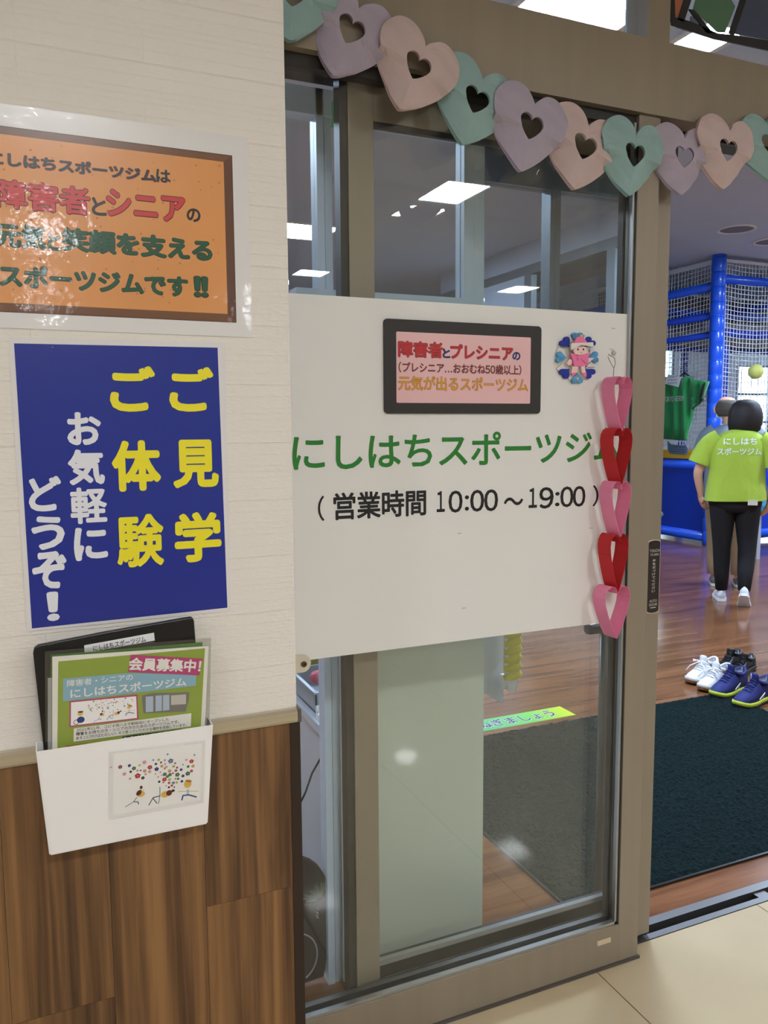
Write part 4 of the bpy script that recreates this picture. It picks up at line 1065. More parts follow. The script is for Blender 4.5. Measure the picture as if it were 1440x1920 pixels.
for q, mt in (([(fu0, fv0), (fu1, fv0), (iu1, iv0), (iu0, iv0)], BRN), ([(iu0, iv1), (iu1, iv1), (fu1, fv1), (fu0, fv1)], BRN), ([(fu0, fv0), (iu0, iv0), (iu0, iv1), (fu0, fv1)], flat('mid_brown_print', (96, 58, 32), .3, **PRINT)), ([(iu1, iv0), (fu1, fv0), (fu1, fv1), (iu1, iv1)], flat('mid_brown_print'))):
    MB().prism([WF.P(u, v, .0015) for u, v in q], WF.N * .0002).build('printed_frame_side', mt, op)
opg = rect(WF, iu0, iu1, iv0, iv1, .0015, .0019, 'printed_ground', M('cork_orange_print', (224, 152, 84), .3, var=(9, .04), **PRINT), op)
dots = MB(); rnd = random.Random(11)
for k in range(70):
    u, v = rnd.uniform(iu0 + .006, iu1 - .006), rnd.uniform(iv0 + .006, iv1 - .006); r_ = rnd.uniform(.0012, .0022)
    dots.add([WF.P(u + r_ * math.cos(a), v + r_ * .8 * math.sin(a), .00195) for a in [2 * math.pi * i / 7 for i in range(7)]], [tuple(range(7))])
dots.build('cork_specks', flat('cork_speck', (190, 122, 66), .4), op, fix=False)['kind'] = 'stuff'
RED = flat('red_print', (206, 58, 58), .3, **PRINT); GRN = flat('dark_green_print', (26, 84, 54), .3, **PRINT); KK = flat('black_print', (34, 24, 22), .3, **PRINT); MAR = flat('maroon_halo', (150, 50, 46), .3, **PRINT); DKO = flat('print_outline', (52, 20, 20), .3, **PRINT); GKO = flat('green_outline', (14, 40, 28), .3, **PRINT)
NB = .002
letter(WF, 'にしはちスポーツジム', (-23, 283), (292, 342), KK, opg, NB, .04, MAR, .065)
letter(WF, 'は', (293, 318), (319, 344), KK, opg, NB, .035)
letter(WF, '障害者', (-8, 336), (168, 404), RED, opg, NB, .03, DKO, .055)
letter(WF, 'と', (172, 371), (199, 405), KK, opg, NB, .035)
letter(WF, 'シニア', (200, 356), (346, 417), RED, opg, NB, .035, DKO, .06)
letter(WF, 'の', (350, 391), (375, 417), KK, opg, NB, .035)
letter(WF, '元気', (-8, 418), (85, 468), GRN, opg, NB, .035, GKO, .058); letter(WF, 'と', (89, 437), (115, 470), GRN, opg, NB, .02, GKO, .045)
letter(WF, '笑顔を支える', (117, 428), (396, 490), GRN, opg, NB, .035, GKO, .058)
letter(WF, 'スポーツジムです', (-1, 496), (351, 556), GRN, opg, NB, .03, GKO, .055); letter(WF, '!!', (365, 520), (388, 557), GRN, opg, NB, .03, GKO, .055)

# blue portrait poster
bp_ = thing('laminated_poster', 'royal blue laminated poster with yellow and white characters', 'poster', (.13, YW, 1.36))
o4 = [WF.px(15.5, 632), WF.px(422, 643), WF.px(432.5, 1145), WF.px(50.5, 1184)]
i4 = [WF.px(26.4, 644), WF.px(407.6, 652), WF.px(426, 1139), WF.px(60, 1178)]
q4 = lambda q, n: [WF.P(u, v, n) for u, v in q]
MB().prism(q4(o4, .0004), WF.N * .0008).build('laminate_sheet', LAM, bp_)
BLP = flat('royal_blue_print', (22, 42, 140), .3, **PRINT)
bpg = MB().prism(q4(i4, .0012), WF.N * .0003).build('printed_ground', BLP, bp_)
YLP = flat('yellow_print', (240, 226, 46), .3); WHP = flat('white_poster_print', (228, 228, 232), .3)
def z2(a, b_): return (a / 2.5714, 620 + b_ / 2.5714)
for ch, x0, y0, x1, y1, mt in (('ご', 525, 168, 752, 390, YLP), ('ご', 812, 172, 1032, 390, YLP), ('体', 535, 532, 778, 768, YLP), ('見', 828, 528, 1055, 752, YLP), ('験', 555, 890, 795, 1130, YLP), ('学', 838, 880, 1068, 1105, YLP),
                            ('お', 318, 392, 492, 552, WHP), ('気', 322, 572, 508, 742, WHP), ('軽', 332, 755, 522, 928, WHP), ('に', 352, 950, 522, 1102, WHP), ('ど', 132, 702, 302, 868, WHP), ('う', 148, 895, 315, 1052, WHP), ('ぞ', 150, 1068, 328, 1238, WHP), ('！', 225, 1258, 285, 1398, WHP)):
    letter(WF, ch, z2(x0 + 8, y0 + 8), z2(x1 - 8, y1 - 8), mt, bpg, .0017, .030 if ch in '験軽' else .040)

# ================================================================== LEAFLET BOX
# white wall pocket
YBX = YW - .055
pk = thing('leaflet_box', 'white tapered leaflet box fixed over the aluminium rail', 'leaflet box', (.10, YW - .03, .85))
P4 = [at(70, 1411, YBX), at(397, 1357, YBX), at(387, 1541, YBX + .02), at(95, 1603, YBX + .02)]
zt = (P4[0].z + P4[1].z) / 2; zl = (P4[2].z + P4[3].z) / 2
xa, xb, xc, xd = P4[0].x, P4[1].x, P4[2].x, P4[3].x      # top left, top right, bottom right, bottom left
yt, yl = YBX, YBX + .02; yk = YW - .016
def slab(p, th, name, par):
    p = [Vector(v) for v in p]; n_ = (p[1] - p[0]).cross(p[2] - p[0]).normalized() * th
    return MB().prism(p, n_).build(name, WHITE, par)
slab([(xa, yt, zt), (xb, yt, zt), (xc, yl, zl), (xd, yl, zl)], -.002, 'front_panel', pk)
slab([(xa, yt, zt), (xd, yl, zl), (xd, yk, zl), (xa, yk, zt)], -.002, 'side_panel', pk)
slab([(xb, yt, zt), (xb, yk, zt), (xc, yk, zl), (xc, yl, zl)], -.002, 'side_panel', pk)
slab([(xa, yk, zt), (xb, yk, zt), (xc, yk, zl), (xd, yk, zl)], -.002, 'back_panel', pk)
slab([(xd, yl, zl), (xc, yl, zl), (xc, yk, zl), (xd, yk, zl)], -.002, 'bottom_panel', pk)
FVec = (Vector((xd, yl, zl)) - Vector((xa, yt, zt)))
BXF = Fr((0, yt, zt), (1, 0, 0), (0, yt - yl, zt - zl))
if BXF.N.y > 0: BXF.N = -BXF.N
# picture card in a clear pouch on the box
cd_ = thing('picture_card', 'clear pouch with flower and yoga figure drawing on the leaflet box', 'card', tuple(BXF.P(*BXF.px(290, 1460))))
sheet(BXF, [(205, 1408), (384, 1387), (381, 1503), (204, 1535)], .0022, .0030, 'pouch', M('clear_pouch', (228, 225, 220), .12, coat=1.0, coat_bump=(14, .4, .01)), cd_)
sheet(BXF, [(212, 1412), (378, 1393), (375, 1497), (211, 1527)], .0030, .0033, 'paper', flat('card_paper', (236, 233, 228)), cd_)
def bz(a, b_): return (200 + a / 7.2, 1390 + b_ / 7.2)
fcol = {'red': (186, 54, 48), 'navy': (36, 34, 104), 'green': (58, 108, 62), 'pink': (214, 150, 158), 'tan': (196, 150, 84), 'blue': (104, 128, 158), 'black': (34, 34, 40), 'plum': (140, 70, 110), 'lime': (178, 178, 80)}
spots = [(55, 335, 14, 'pink'), (180, 330, 30, 'plum'), (303, 312, 24, 'navy'), (365, 350, 30, 'green'), (322, 395, 20, 'black'), (415, 450, 42, 'red'), (485, 478, 26, 'black'), (412, 380, 18, 'pink'), (440, 308, 16, 'lime'), (235, 425, 28, 'pink'), (505, 268, 30, 'pink'), (580, 335, 34, 'red'), (510, 385, 26, 'tan'), (575, 395, 24, 'pink'), (522, 428, 18, 'pink'), (670, 360, 32, 'navy'), (660, 290, 20, 'navy'), (625, 238, 14, 'blue'), (698, 235, 20, 'lime'), (730, 270, 16, 'green'), (740, 320, 24, 'tan'), (780, 240, 18, 'pink'), (860, 250, 40, 'blue'), (818, 160, 14, 'blue'), (785, 290, 12, 'blue'), (800, 330, 18, 'pink'), (780, 350, 18, 'tan'), (845, 385, 26, 'tan'), (900, 322, 22, 'lime'), (920, 280, 14, 'red'), (780, 430, 30, 'green'), (850, 435, 28, 'green'), (815, 460, 24, 'green'), (775, 500, 34, 'red'), (845, 500, 24, 'lime'), (720, 400, 14, 'pink'), (690, 465, 12, 'pink'), (655, 425, 12, 'lime'), (930, 380, 22, 'plum'), (1000, 368, 22, 'navy'), (950, 435, 34, 'green'), (1025, 452, 24, 'black'), (1010, 525, 22, 'navy'), (1090, 420, 36, 'green'), (1140, 385, 24, 'red'), (1140, 255, 34, 'red'), (1070, 235, 18, 'pink'), (1180, 170, 14, 'blue'), (1160, 320, 26, 'tan'), (1095, 325, 22, 'green'), (1025, 300, 12, 'blue'), (960, 490, 20, 'green'), (925, 490, 16, 'tan'), (895, 545, 24, 'blue'), (940, 540, 20, 'lime'), (838, 545, 18, 'red'), (875, 582, 18, 'red'), (835, 605, 16, 'black'), (908, 603, 12, 'navy'), (795, 585, 12, 'pink'), (705, 530, 18, 'black'), (312, 488, 18, 'pink'), (455, 378, 12, 'navy'), (740, 440, 12, 'pink'), (945, 340, 16, 'plum'), (890, 415, 14, 'red'), (760, 540, 12, 'red')]
by = {}
for a, b_, s_, cn in spots:
    mb = by.setdefault(cn, MB()); u, v = BXF.px(*bz(a, b_)); r_ = s_ / 7.2 / 1160 * .95
    if s_ >= 20:
        for k in range(5):
            th = 2 * math.pi * k / 5 + a; cu, cv = u + r_ * .55 * math.cos(th), v + r_ * .55 * math.sin(th)
            mb.add([BXF.P(cu + r_ * .45 * math.cos(t_), cv + r_ * .45 * math.sin(t_), .0036) for t_ in [2 * math.pi * i / 6 for i in range(6)]], [tuple(range(6))])
    else:
        mb.add([BXF.P(u + r_ * math.cos(t_), v + r_ * math.sin(t_), .0036) for t_ in [2 * math.pi * i / 7 for i in range(7)]], [tuple(range(7))])
for cn, mb in by.items(): mb.build('printed_flowers', flat('flower_' + cn, fcol[cn]), cd_, fix=False)['kind'] = 'stuff'
def stroke(fr, pts, w, mat, par, n, conv, name):
    mb_ = MB(); P_ = [Vector(fr.px(*conv(a, b_))) for a, b_ in pts]
    for p, q in zip(P_, P_[1:]):
        t_ = (q - p).normalized(); s_ = Vector((-t_.y, t_.x)) * w / 2
        mb_.add([fr.P(*(p + s_ - t_ * w * .3), n), fr.P(*(q + s_ + t_ * w * .3), n), fr.P(*(q - s_ + t_ * w * .3), n), fr.P(*(p - s_ - t_ * w * .3), n)], [(0, 1, 2, 3)])
    return mb_.build(name, mat, par, fix=False)
def disc(fr, c, ru, rv, mat, par, n, conv, name, rot=0.0):
    u, v = fr.px(*conv(*c)); return MB().add([fr.P(u + ru * math.cos(t_) * math.cos(rot) - rv * math.sin(t_) * math.sin(rot), v + ru * math.cos(t_) * math.sin(rot) + rv * math.sin(t_) * math.cos(rot), n) for t_ in [2 * math.pi * i / 18 for i in range(18)]], [tuple(range(18))]).build(name, mat, par, fix=False)
def figures(fr, par, conv, w, n0):
    tan = flat('figure_skin', (222, 180, 84)); hr_ = flat('figure_hair', (92, 46, 28)); nv = flat('figure_navy', (44, 66, 120)); sl = flat('figure_slate', (74, 92, 104))
    stroke(fr, [(250, 868), (360, 800), (400, 745)], w, sl, par, n0, conv, 'figure_lines'); stroke(fr, [(360, 800), (420, 800), (425, 830)], w * 1.5, sl, par, n0, conv, 'figure_lines'); stroke(fr, [(400, 750), (500, 640)], w, tan, par, n0, conv, 'figure_lines')
    disc(fr, (470, 700), w * 5, w * 4, tan, par, n0, conv, 'figure_head', .5); disc(fr, (432, 678), w * 5.2, w * 3.6, hr_, par, n0 + .0002, conv, 'figure_hair', .9); disc(fr, (462, 605), w * 2.2, w * 3, hr_, par, n0 + .0002, conv, 'figure_hair')
    stroke(fr, [(565, 845), (620, 750), (675, 820)], w * 1.5, sl, par, n0, conv, 'figure_lines'); stroke(fr, [(620, 745), (715, 720)], w * 1.7, sl, par, n0, conv, 'figure_lines'); stroke(fr, [(715, 600), (715, 720), (695, 825)], w, sl, par, n0, conv, 'figure_lines')
    disc(fr, (780, 700), w * 6, w * 5.5, tan, par, n0, conv, 'figure_head'); disc(fr, (838, 680), w * 4.5, w * 5, hr_, par, n0 + .0002, conv, 'figure_hair'); disc(fr, (890, 650), w * 3, w * 2.4, hr_, par, n0 + .0002, conv, 'figure_hair')
    disc(fr, (1088, 560), w * 6, w * 7, tan, par, n0, conv, 'figure_head'); disc(fr, (1100, 520), w * 5.2, w * 2.2, flat('figure_ginger', (176, 108, 50)), par, n0 + .0002, conv, 'figure_hair', -.3)
    stroke(fr, [(960, 662), (1230, 655)], w, tan, par, n0, conv, 'figure_lines'); stroke(fr, [(1090, 640), (1090, 700)], w * 3, flat('figure_pale_blue', (168, 190, 198)), par, n0, conv, 'figure_lines')
    stroke(fr, [(1010, 775), (1025, 715), (1100, 705), (1205, 735)], w * 2.2, nv, par, n0 + .0002, conv, 'figure_lines')
    e = MB()
    for a, b_ in ((1070, 560), (1105, 555), (770, 690), (800, 725)):
        u, v = fr.px(*conv(a, b_)); e.add([fr.P(u + w * .6 * math.cos(t_), v + w * .6 * math.sin(t_), n0 + .0005) for t_ in [2 * math.pi * i / 6 for i in range(6)]], [tuple(range(6))])
    e.build('figure_eyes', INK, par, fix=False)['kind'] = 'stuff'
figures(BXF, cd_, bz, .0010, .0036)
# black file folder behind
FO = Fr((0, YW - .020, 0))
fb = thing('file_folder', 'black file folder standing at the back of the leaflet box', 'folder', tuple(at(210, 1380, YW - .022)))
plate(FO, [(84, 1420), (62, 1222), (64, 1212), (72, 1207), (200, 1182), (350, 1156), (358, 1155), (362, 1160), (378, 1380)], 0, .010).build('cover', BLACK, fb, bevel=.002)
plate(FO, [(90, 1206), (300, 1168), (300, 1173), (90, 1212)], .010, .012).build('spine_ridge', BLACK, fb)
FOA = Fr(FO.P(0, 0, .0105), (1, 0, .105), (0, 0, 1))
FO2 = FO
dv = Vector(FO.px(288, 1184)) - Vector(FO.px(160, 1207)); FLB = Fr(FO.O, FO.U * dv.x + FO.V * dv.y, FO.V)
plate(FO, [(157, 1207), (287, 1183.5), (288.5, 1198), (158, 1221)], .0100, .0107).build('label_strip', flat('label_white', (232, 232, 232)), fb)
letter(FLB, 'にしはちスポーツジム', (173, 1207), (272, 1200), INK, fb, .0112, .01)
# leaflets in clear sleeve
YL = YW - .040
L0, L1, L3 = at(98, 1231, YL), at(391, 1211, YL), at(102, 1412, YL)
LF = Fr(L0, L1 - L0, L3 - L0); LF.V = -LF.V if LF.V.z < 0 else LF.V
LF = Fr(L0, L1 - L0, Vector((0, 0, 1)))
wL = (L1 - L0).length
for k in range(3):
    lt = thing('leaflet', ['clear sleeved leaflet pile behind the front leaflet', 'white leaflet edge showing at the left of the box', 'green topped leaflet just behind the front one'][k], 'leaflet', tuple(LF.P(.1, -.1, -.004 * (k + 1))), 'leaflets in the box')
    off = -.0035 * (k + 1)
    us = [(-.010, wL + .004), (-.006, wL - .012), (-.002, wL - .008)][k]; vs_ = [.012, -.03, .004][k]
    MB().prism([LF.P(us[0], -.20, off), LF.P(us[1], -.20, off), LF.P(us[1], vs_, off), LF.P(us[0], vs_ - .004, off)], LF.N * .002).build('sheets', [glass_mat('clear_sleeve', (.86, .87, .86), .07, .1), flat('white_leaflet', (226, 226, 220)), flat('green_leaflet', (96, 164, 70))][k], lt)
fy = thing('leaflet', 'front green leaflet with a pink recruiting banner in the box', 'leaflet', tuple(LF.P(.1, -.1, 0)), 'leaflets in the box')
def zf(a, b_): return (90 + a / 4.645, 1200 + b_ / 4.645)
zpoly = lambda *p: [zf(*q) for q in p]
MB().prism([LF.P(0, -.20, 0), LF.P(wL - .006, -.20, 0), LF.P(wL, 0, 0), LF.P(0, 0, 0)], LF.N * .0012).build('paper', flat('leaflet_paper', (222, 218, 204), .25), fy)
sheet(LF, zpoly((90, 185), (1365, 70), (1310, 1100), (80, 1100)), .0012, .0016, 'green_ground', flat('leaf_green_print', (140, 158, 66), .3), fy)
sheet(LF, zpoly((722, 125), (1345, 160), (1315, 305), (697, 275)), .0021, .0024, 'banner', flat('rose_print', (180, 68, 112), .3), fy)
sheet(LF, zpoly((132, 335), (720, 284), (1290, 300), (1285, 395), (130, 532)), .0016, .0019, 'banner', flat('sky_print', (134, 172, 186), .3), fy)
WT = flat('leaflet_white', (226, 222, 212))
d_ = Vector(LF.px(*zf(1330, 235))) - Vector(LF.px(*zf(715, 215)))
LB = Fr(LF.O, LF.U * d_.x + LF.V * d_.y, LF.V)
letter(LB, '会員募集中！', zf(712, 150), zf(1320, 275), WT, fy, .0028, .035)
d_ = Vector(LF.px(*zf(1200, 395))) - Vector(LF.px(*zf(195, 505)))
LC = Fr(LF.O, LF.U * d_.x + LF.V * d_.y, LF.V)
letter(LC, '障害者・シニアの', zf(165, 348), zf(738, 345), WT, fy, .0023, .01)
letter(LC, 'にしはちスポーツジム', zf(195, 425), zf(1200, 392), WT, fy, .0023, .022)
sheet(LF, zpoly((188, 530), (778, 472), (788, 685), (185, 755)), .0016, .0019, 'picture_border', flat('rose_print'), fy)
sheet(LF, zpoly((200, 540), (766, 486), (774, 675), (198, 742)), .0019, .0021, 'picture', flat('card_paper'), fy)
rnd = random.Random(4); by = {}
for k in range(70):
    a = rnd.uniform(350, 740); b_ = 560 + (740 - a) * .02 + rnd.gauss(0, 26) - .09 * (a - 350) + 10
    cn = rnd.choice(list(fcol)); u, v = LF.px(*zf(a, b_)); r_ = rnd.uniform(.0006, .0013); mb = by.setdefault(cn, MB())
    mb.add([LF.P(u + r_ * math.cos(t_), v + r_ * .7 * math.sin(t_), .0023) for t_ in [2 * math.pi * i / 6 for i in range(6)]], [tuple(range(6))])
for cn, mb in by.items(): mb.build('printed_flowers', flat('flower_' + cn), fy, fix=False)['kind'] = 'stuff'
cv_ = lambda a, b_: zf(395 + (a - 250) * .37, 655 + (b_ - 700) * .34 - (a - 250) * .035)
figures(LF, fy, cv_, .00045, .0024)
disc(LF, (280, 640), .004, .003, flat('figure_skin'), fy, .0024, zf, 'figure_head'); disc(LF, (283, 622), .004, .0015, flat('figure_hair'), fy, .0025, zf, 'figure_hair'); disc(LF, (285, 690), .0055, .005, flat('figure_navy'), fy, .0024, zf, 'figure_body')
mb = MB(); cu, cvv = LF.px(*zf(245, 712)); mb.tube([LF.P(cu + .0035 * math.cos(a), cvv + .0035 * math.sin(a), .0024) for a in [2 * math.pi * i / 16 for i in range(17)]], .0004, 5); mb.build('figure_wheel', INK, fy)
sheet(LF, zpoly((815, 480), (900, 462), (1230, 450), (1225, 520), (1195, 620), (830, 636), (822, 560)), .0016, .0019, 'photo_print', flat('photo_grey', (120, 116, 106)), fy)
for q in ([(850, 490), (915, 486), (915, 620), (850, 626)], [(935, 482), (990, 478), (990, 612), (935, 618)], [(1000, 478), (1055, 474), (1055, 606), (1000, 612)]):
    sheet(LF, zpoly(*q), .0019, .0021, 'photo_window', flat('photo_blue', (168, 182, 196)), fy)
sheet(LF, zpoly((1070, 480), (1200, 470), (1200, 555), (1070, 562)), .0019, .0021, 'photo_sign', flat('photo_pale', (186, 182, 170)), fy)
d_ = Vector(LF.px(*zf(1190, 745))) - Vector(LF.px(*zf(245, 862)))
LD = Fr(LF.O, LF.U * d_.x + LF.V * d_.y, LF.V)
sheet(LF, zpoly((225, 768), (1247, 634), (1242, 748), (222, 882)), .0016, .0019, 'text_panel', flat('leaflet_white'), fy)
sheet(LF, zpoly((650, 835), (1165, 770), (1160, 800), (640, 872)), .0019, .0021, 'banner', flat('dark_green_bar', (40, 52, 36)), fy)
DT = flat('leaflet_text', (58, 50, 44))
letter(LD, '2021年11月、コピオ西八王子駅前店にオープンした', zf(247, 768), zf(1050, 698), DT, fy, .0022, .01)
letter(LD, '障害をお持ちの方・シニアの方のためのスポーツジムです。', zf(245, 800), zf(1140, 722), DT, fy, .0022, .01)
letter(LD, 'あそこに行けばたのしい！そう思っていただける場所を目指しています。', zf(243, 838), zf(1205, 746), DT, fy, .0022, .008)
letter(LD, 'サーキットトレーニングで汗をかこう！', zf(656, 838), zf(1160, 796), WT, fy, .0024, .01)
sheet(LF, zpoly((160, 918), (622, 862), (620, 1000), (160, 1000)), .0016, .0019, 'banner', flat('rust_print', (160, 70, 64)), fy)

# ================================================================== SIGN BOARD ON THE GLASS
YSG = 1.622
GFr = Fr((0, YSG, 0))
sgx1 = GFr.px(1176, 880)[0]; sz1 = GFr.px(862, 569.4)[1]; sz0 = GFr.px(838, 1204.5)[1]
sgn = thing('sign_board', 'large white sign board on the door glass with green lettering', 'sign', (.93, YSG, sz0))
sgb = MB().box(XE + .065, sgx1, YSG, YSG + .005, sz0, sz1).build('board', SIGNW, sgn)
GRL = flat('sign_green', (42, 128, 44), .35)
letter(GFr, 'にしはちスポーツジム', (548.5, 814), (1160, 864), GRL, sgb, .0005, .018)
def z8(a, b_): return (540 + a / 2.182, 560 + b_ / 2.182)
for body, x0, y0, x1, y1, bd in (('(', 122, 808, 148, 908, .012), ('営業時間', 187, 797, 563, 884, .022), ('1', 609, 790, 640, 870, .018), ('0', 658, 788, 712, 872, .018), (':', 724, 806, 739, 866, .012), ('0', 747, 785, 800, 868, .018), ('0', 804, 783, 857, 866, .018),
                             ('～', 884, 816, 960, 842, .016), ('1', 986, 777, 1017, 853, .018), ('9', 1030, 774, 1084, 855, .018), (':', 1094, 792, 1109, 848, .012), ('0', 1116, 771, 1165, 850, .018), ('0', 1167, 769, 1214, 848, .018), (')', 1248, 764, 1268, 848, .012)):
    letter(GFr, body, z8(x0, y0), z8(x1, y1), INK, sgb, .0005, bd)
sm = MB()
for px, py in ((1150, 616), (1146, 655), (1108, 990), (862, 1000), (870, 1140)):
    u, v = GFr.px(px, py); sm.add([GFr.P(u - .006, v - .002, .0004), GFr.P(u + .006, v - .001, .0004), GFr.P(u + .006, v + .001, .0004), GFr.P(u - .005, v + .002, .0004)], [(0, 1, 2, 3)])
sm.build('glue_marks', flat('glue_grey', (200, 196, 190)), sgn, fix=False)['kind'] = 'stuff'

# pink notice in a black frame
nf = thing('framed_notice', 'pink notice in a rounded black frame on the white sign', 'notice', tuple(GFr.P(*GFr.px(865, 690), .004)))
a, b_ = GFr.px(718, 597), GFr.px(1011, 777)
ru0, ru1, rv0, rv1 = a[0], b_[0], (GFr.px(720, 774)[1] + b_[1]) / 2, (a[1] + GFr.px(1014, 613)[1]) / 2
def rrect(fr, u0, u1, v0, v1, r, n0, n1):
    pts = []
    for cx_, cy_, s0_ in ((u1 - r, v1 - r, 0), (u0 + r, v1 - r, 90), (u0 + r, v0 + r, 180), (u1 - r, v0 + r, 270)):
        for k in range(5): t_ = math.radians(s0_ + k * 22.5); pts.append((cx_ + r * math.cos(t_), cy_ + r * math.sin(t_)))
    return MB().prism([fr.P(u, v, n0) for u, v in pts], fr.N * (n1 - n0))
rrect(GFr, ru0, ru1, rv0, rv1, .009, .0006, .0050).build('frame', M('black_soft_frame', (44, 40, 36), .55), nf)
a, b_ = GFr.px(741, 622), GFr.px(991.5, 757)
nfp = rrect(GFr, a[0], b_[0], b_[1], a[1], .003, .0051, .0054).build('pink_paper', flat('pink_paper', (238, 190, 190), .3), nf)
NR = flat('notice_red', (196, 34, 40)); NO = flat('notice_outline', (70, 30, 26)); NV = flat('notice_navy', (28, 44, 110)); NG = flat('notice_gold', (226, 160, 40)); NBr = flat('notice_brown', (130, 52, 36))
def zn(a, b_): return (720 + a / 4.8, 580 + b_ / 4.8)
letter(GFr, '障害者', zn(122, 288), zn(515, 438), NR, nfp, .0057, .03, NO, .05)
letter(GFr, 'と', zn(520, 358), zn(582, 438), NV, nfp, .0057, .03, NO, .05)
letter(GFr, 'プレシニア', zn(590, 318), zn(1145, 458), NR, nfp, .0057, .03, NO, .05)
letter(GFr, 'の', zn(1147, 388), zn(1212, 458), NV, nfp, .0057, .03, NO, .045)
letter(GFr, '(プレシニア…おおむね50歳以上)', zn(122, 475), zn(1222, 592), NBr, nfp, .0057, .012, NO, .028)
letter(GFr, '元気が出るスポーツジム', zn(120, 600), zn(1282, 742), NG, nfp, .0057, .012, flat('notice_rust', (150, 84, 28)), .032)

# origami wreath with a paper doll
wr_ = thing('origami_wreath', 'round origami wreath with a folded pink paper doll on the sign', 'wreath', tuple(GFr.P(*GFr.px(1078, 672), .005)))
def zo(a, b_): return (1000 + a / 7.2, 580 + b_ / 7.2)
def piece(pts, n0, n1, mat, name='folded_piece', par=None): return plate(GFr, [zo(*p) for p in pts], n0, n1).build(name, mat, par or wr_)
ONV = flat('origami_blue', (22, 44, 150), .6); OWH = flat('origami_cream', (230, 222, 214), .6); OPK = flat('origami_pink', (240, 120, 166), .6); OSK = flat('origami_skin', (244, 208, 196), .6)
OPT = M('origami_pattern', (86, 150, 196), .6, var=(55, .45)); OYE = flat('origami_yellow', (226, 214, 120), .6)
def oheart(cx_, cy_, s_, rot, mat):
    pts = []
    for k in range(28):
        t_ = 2 * math.pi * k / 28; x = 16 * math.sin(t_) ** 3; y = -(13 * math.cos(t_) - 5 * math.cos(2 * t_) - 2 * math.cos(3 * t_) - math.cos(4 * t_))
        x, y = x * s_ / 17, y * s_ / 17; pts.append((cx_ + x * math.cos(rot) - y * math.sin(rot), cy_ + x * math.sin(rot) + y * math.cos(rot)))
    piece(pts, .003, .008, mat, 'paper_heart')
ring_c = (563, 672)
for (hx_, hy_, rot, mt) in ((572, 375, 0, OPT), (412, 450, -.75, ONV), (738, 450, .75, ONV), (345, 650, -1.5, OPT), (795, 650, 1.5, OPT), (405, 860, -2.35, ONV), (735, 860, 2.35, ONV), (568, 945, 3.14, OPT)):
    oheart(hx_, hy_, 82, rot, mt)
for q in ([(440, 540), (320, 520), (300, 590), (420, 640)], [(300, 800), (390, 725), (430, 800), (330, 830)], [(690, 790), (760, 710), (820, 770)], [(430, 470), (520, 440), (480, 350)], [(640, 450), (680, 350), (720, 460)], [(480, 960), (430, 880), (560, 900)], [(700, 950), (640, 880), (740, 880)], [(750, 540), (820, 540), (760, 640)]):
    piece(q, .001, .0045, OWH)
for q in ([(600, 345), (640, 350), (630, 390), (595, 385)], [(285, 730), (320, 745), (300, 770)], [(545, 930), (580, 920), (575, 960)]): piece(q, .008, .009, OYE)
piece([(450, 600), (520, 610), (560, 620), (650, 615), (720, 590), (690, 680), (695, 755), (590, 775), (505, 770), (490, 690)], .009, .014, OPK, 'doll_dress')
piece([(500, 520), (650, 515), (660, 570), (640, 610), (565, 625), (500, 610), (480, 560)], .014, .018, OSK, 'doll_face')
piece([(440, 470), (730, 455), (740, 520), (575, 488), (440, 560)], .018, .022, OWH, 'doll_hat_brim')
piece([(480, 470), (510, 400), (560, 375), (600, 385), (645, 440), (650, 465)], .017, .021, OPK, 'doll_hat')
piece([(445, 675), (405, 730), (440, 765), (475, 740), (480, 690)], .009, .013, OSK, 'doll_arm'); piece([(700, 660), (775, 665), (735, 700), (700, 735)], .009, .013, OWH, 'doll_arm')
piece([(490, 775), (570, 775), (545, 860), (470, 865)], .009, .012, OSK, 'doll_leg'); piece([(600, 775), (650, 770), (670, 860), (620, 865)], .009, .012, OSK, 'doll_leg')
piece([(470, 865), (545, 855), (520, 890), (475, 910)], .012, .014, OPK, 'doll_shoe'); piece([(620, 860), (670, 860), (670, 920), (630, 900)], .012, .014, OPK, 'doll_shoe')
for ex in (540, 612): disc(GFr, (ex, 550), .0024, .0026, INK, wr_, .0184, zo, 'doll_eye')
stroke(GFr, [(570, 590), (582, 600), (594, 590)], .0008, flat('notice_brown'), wr_, .0184, zo, 'doll_mouth')
for q in ([(545, 625), (560, 700), (540, 690)], [(590, 670), (680, 750), (640, 730)]): piece(q, .014, .0146, flat('origami_pink_shade', (206, 84, 134), .6), 'dress_fold')

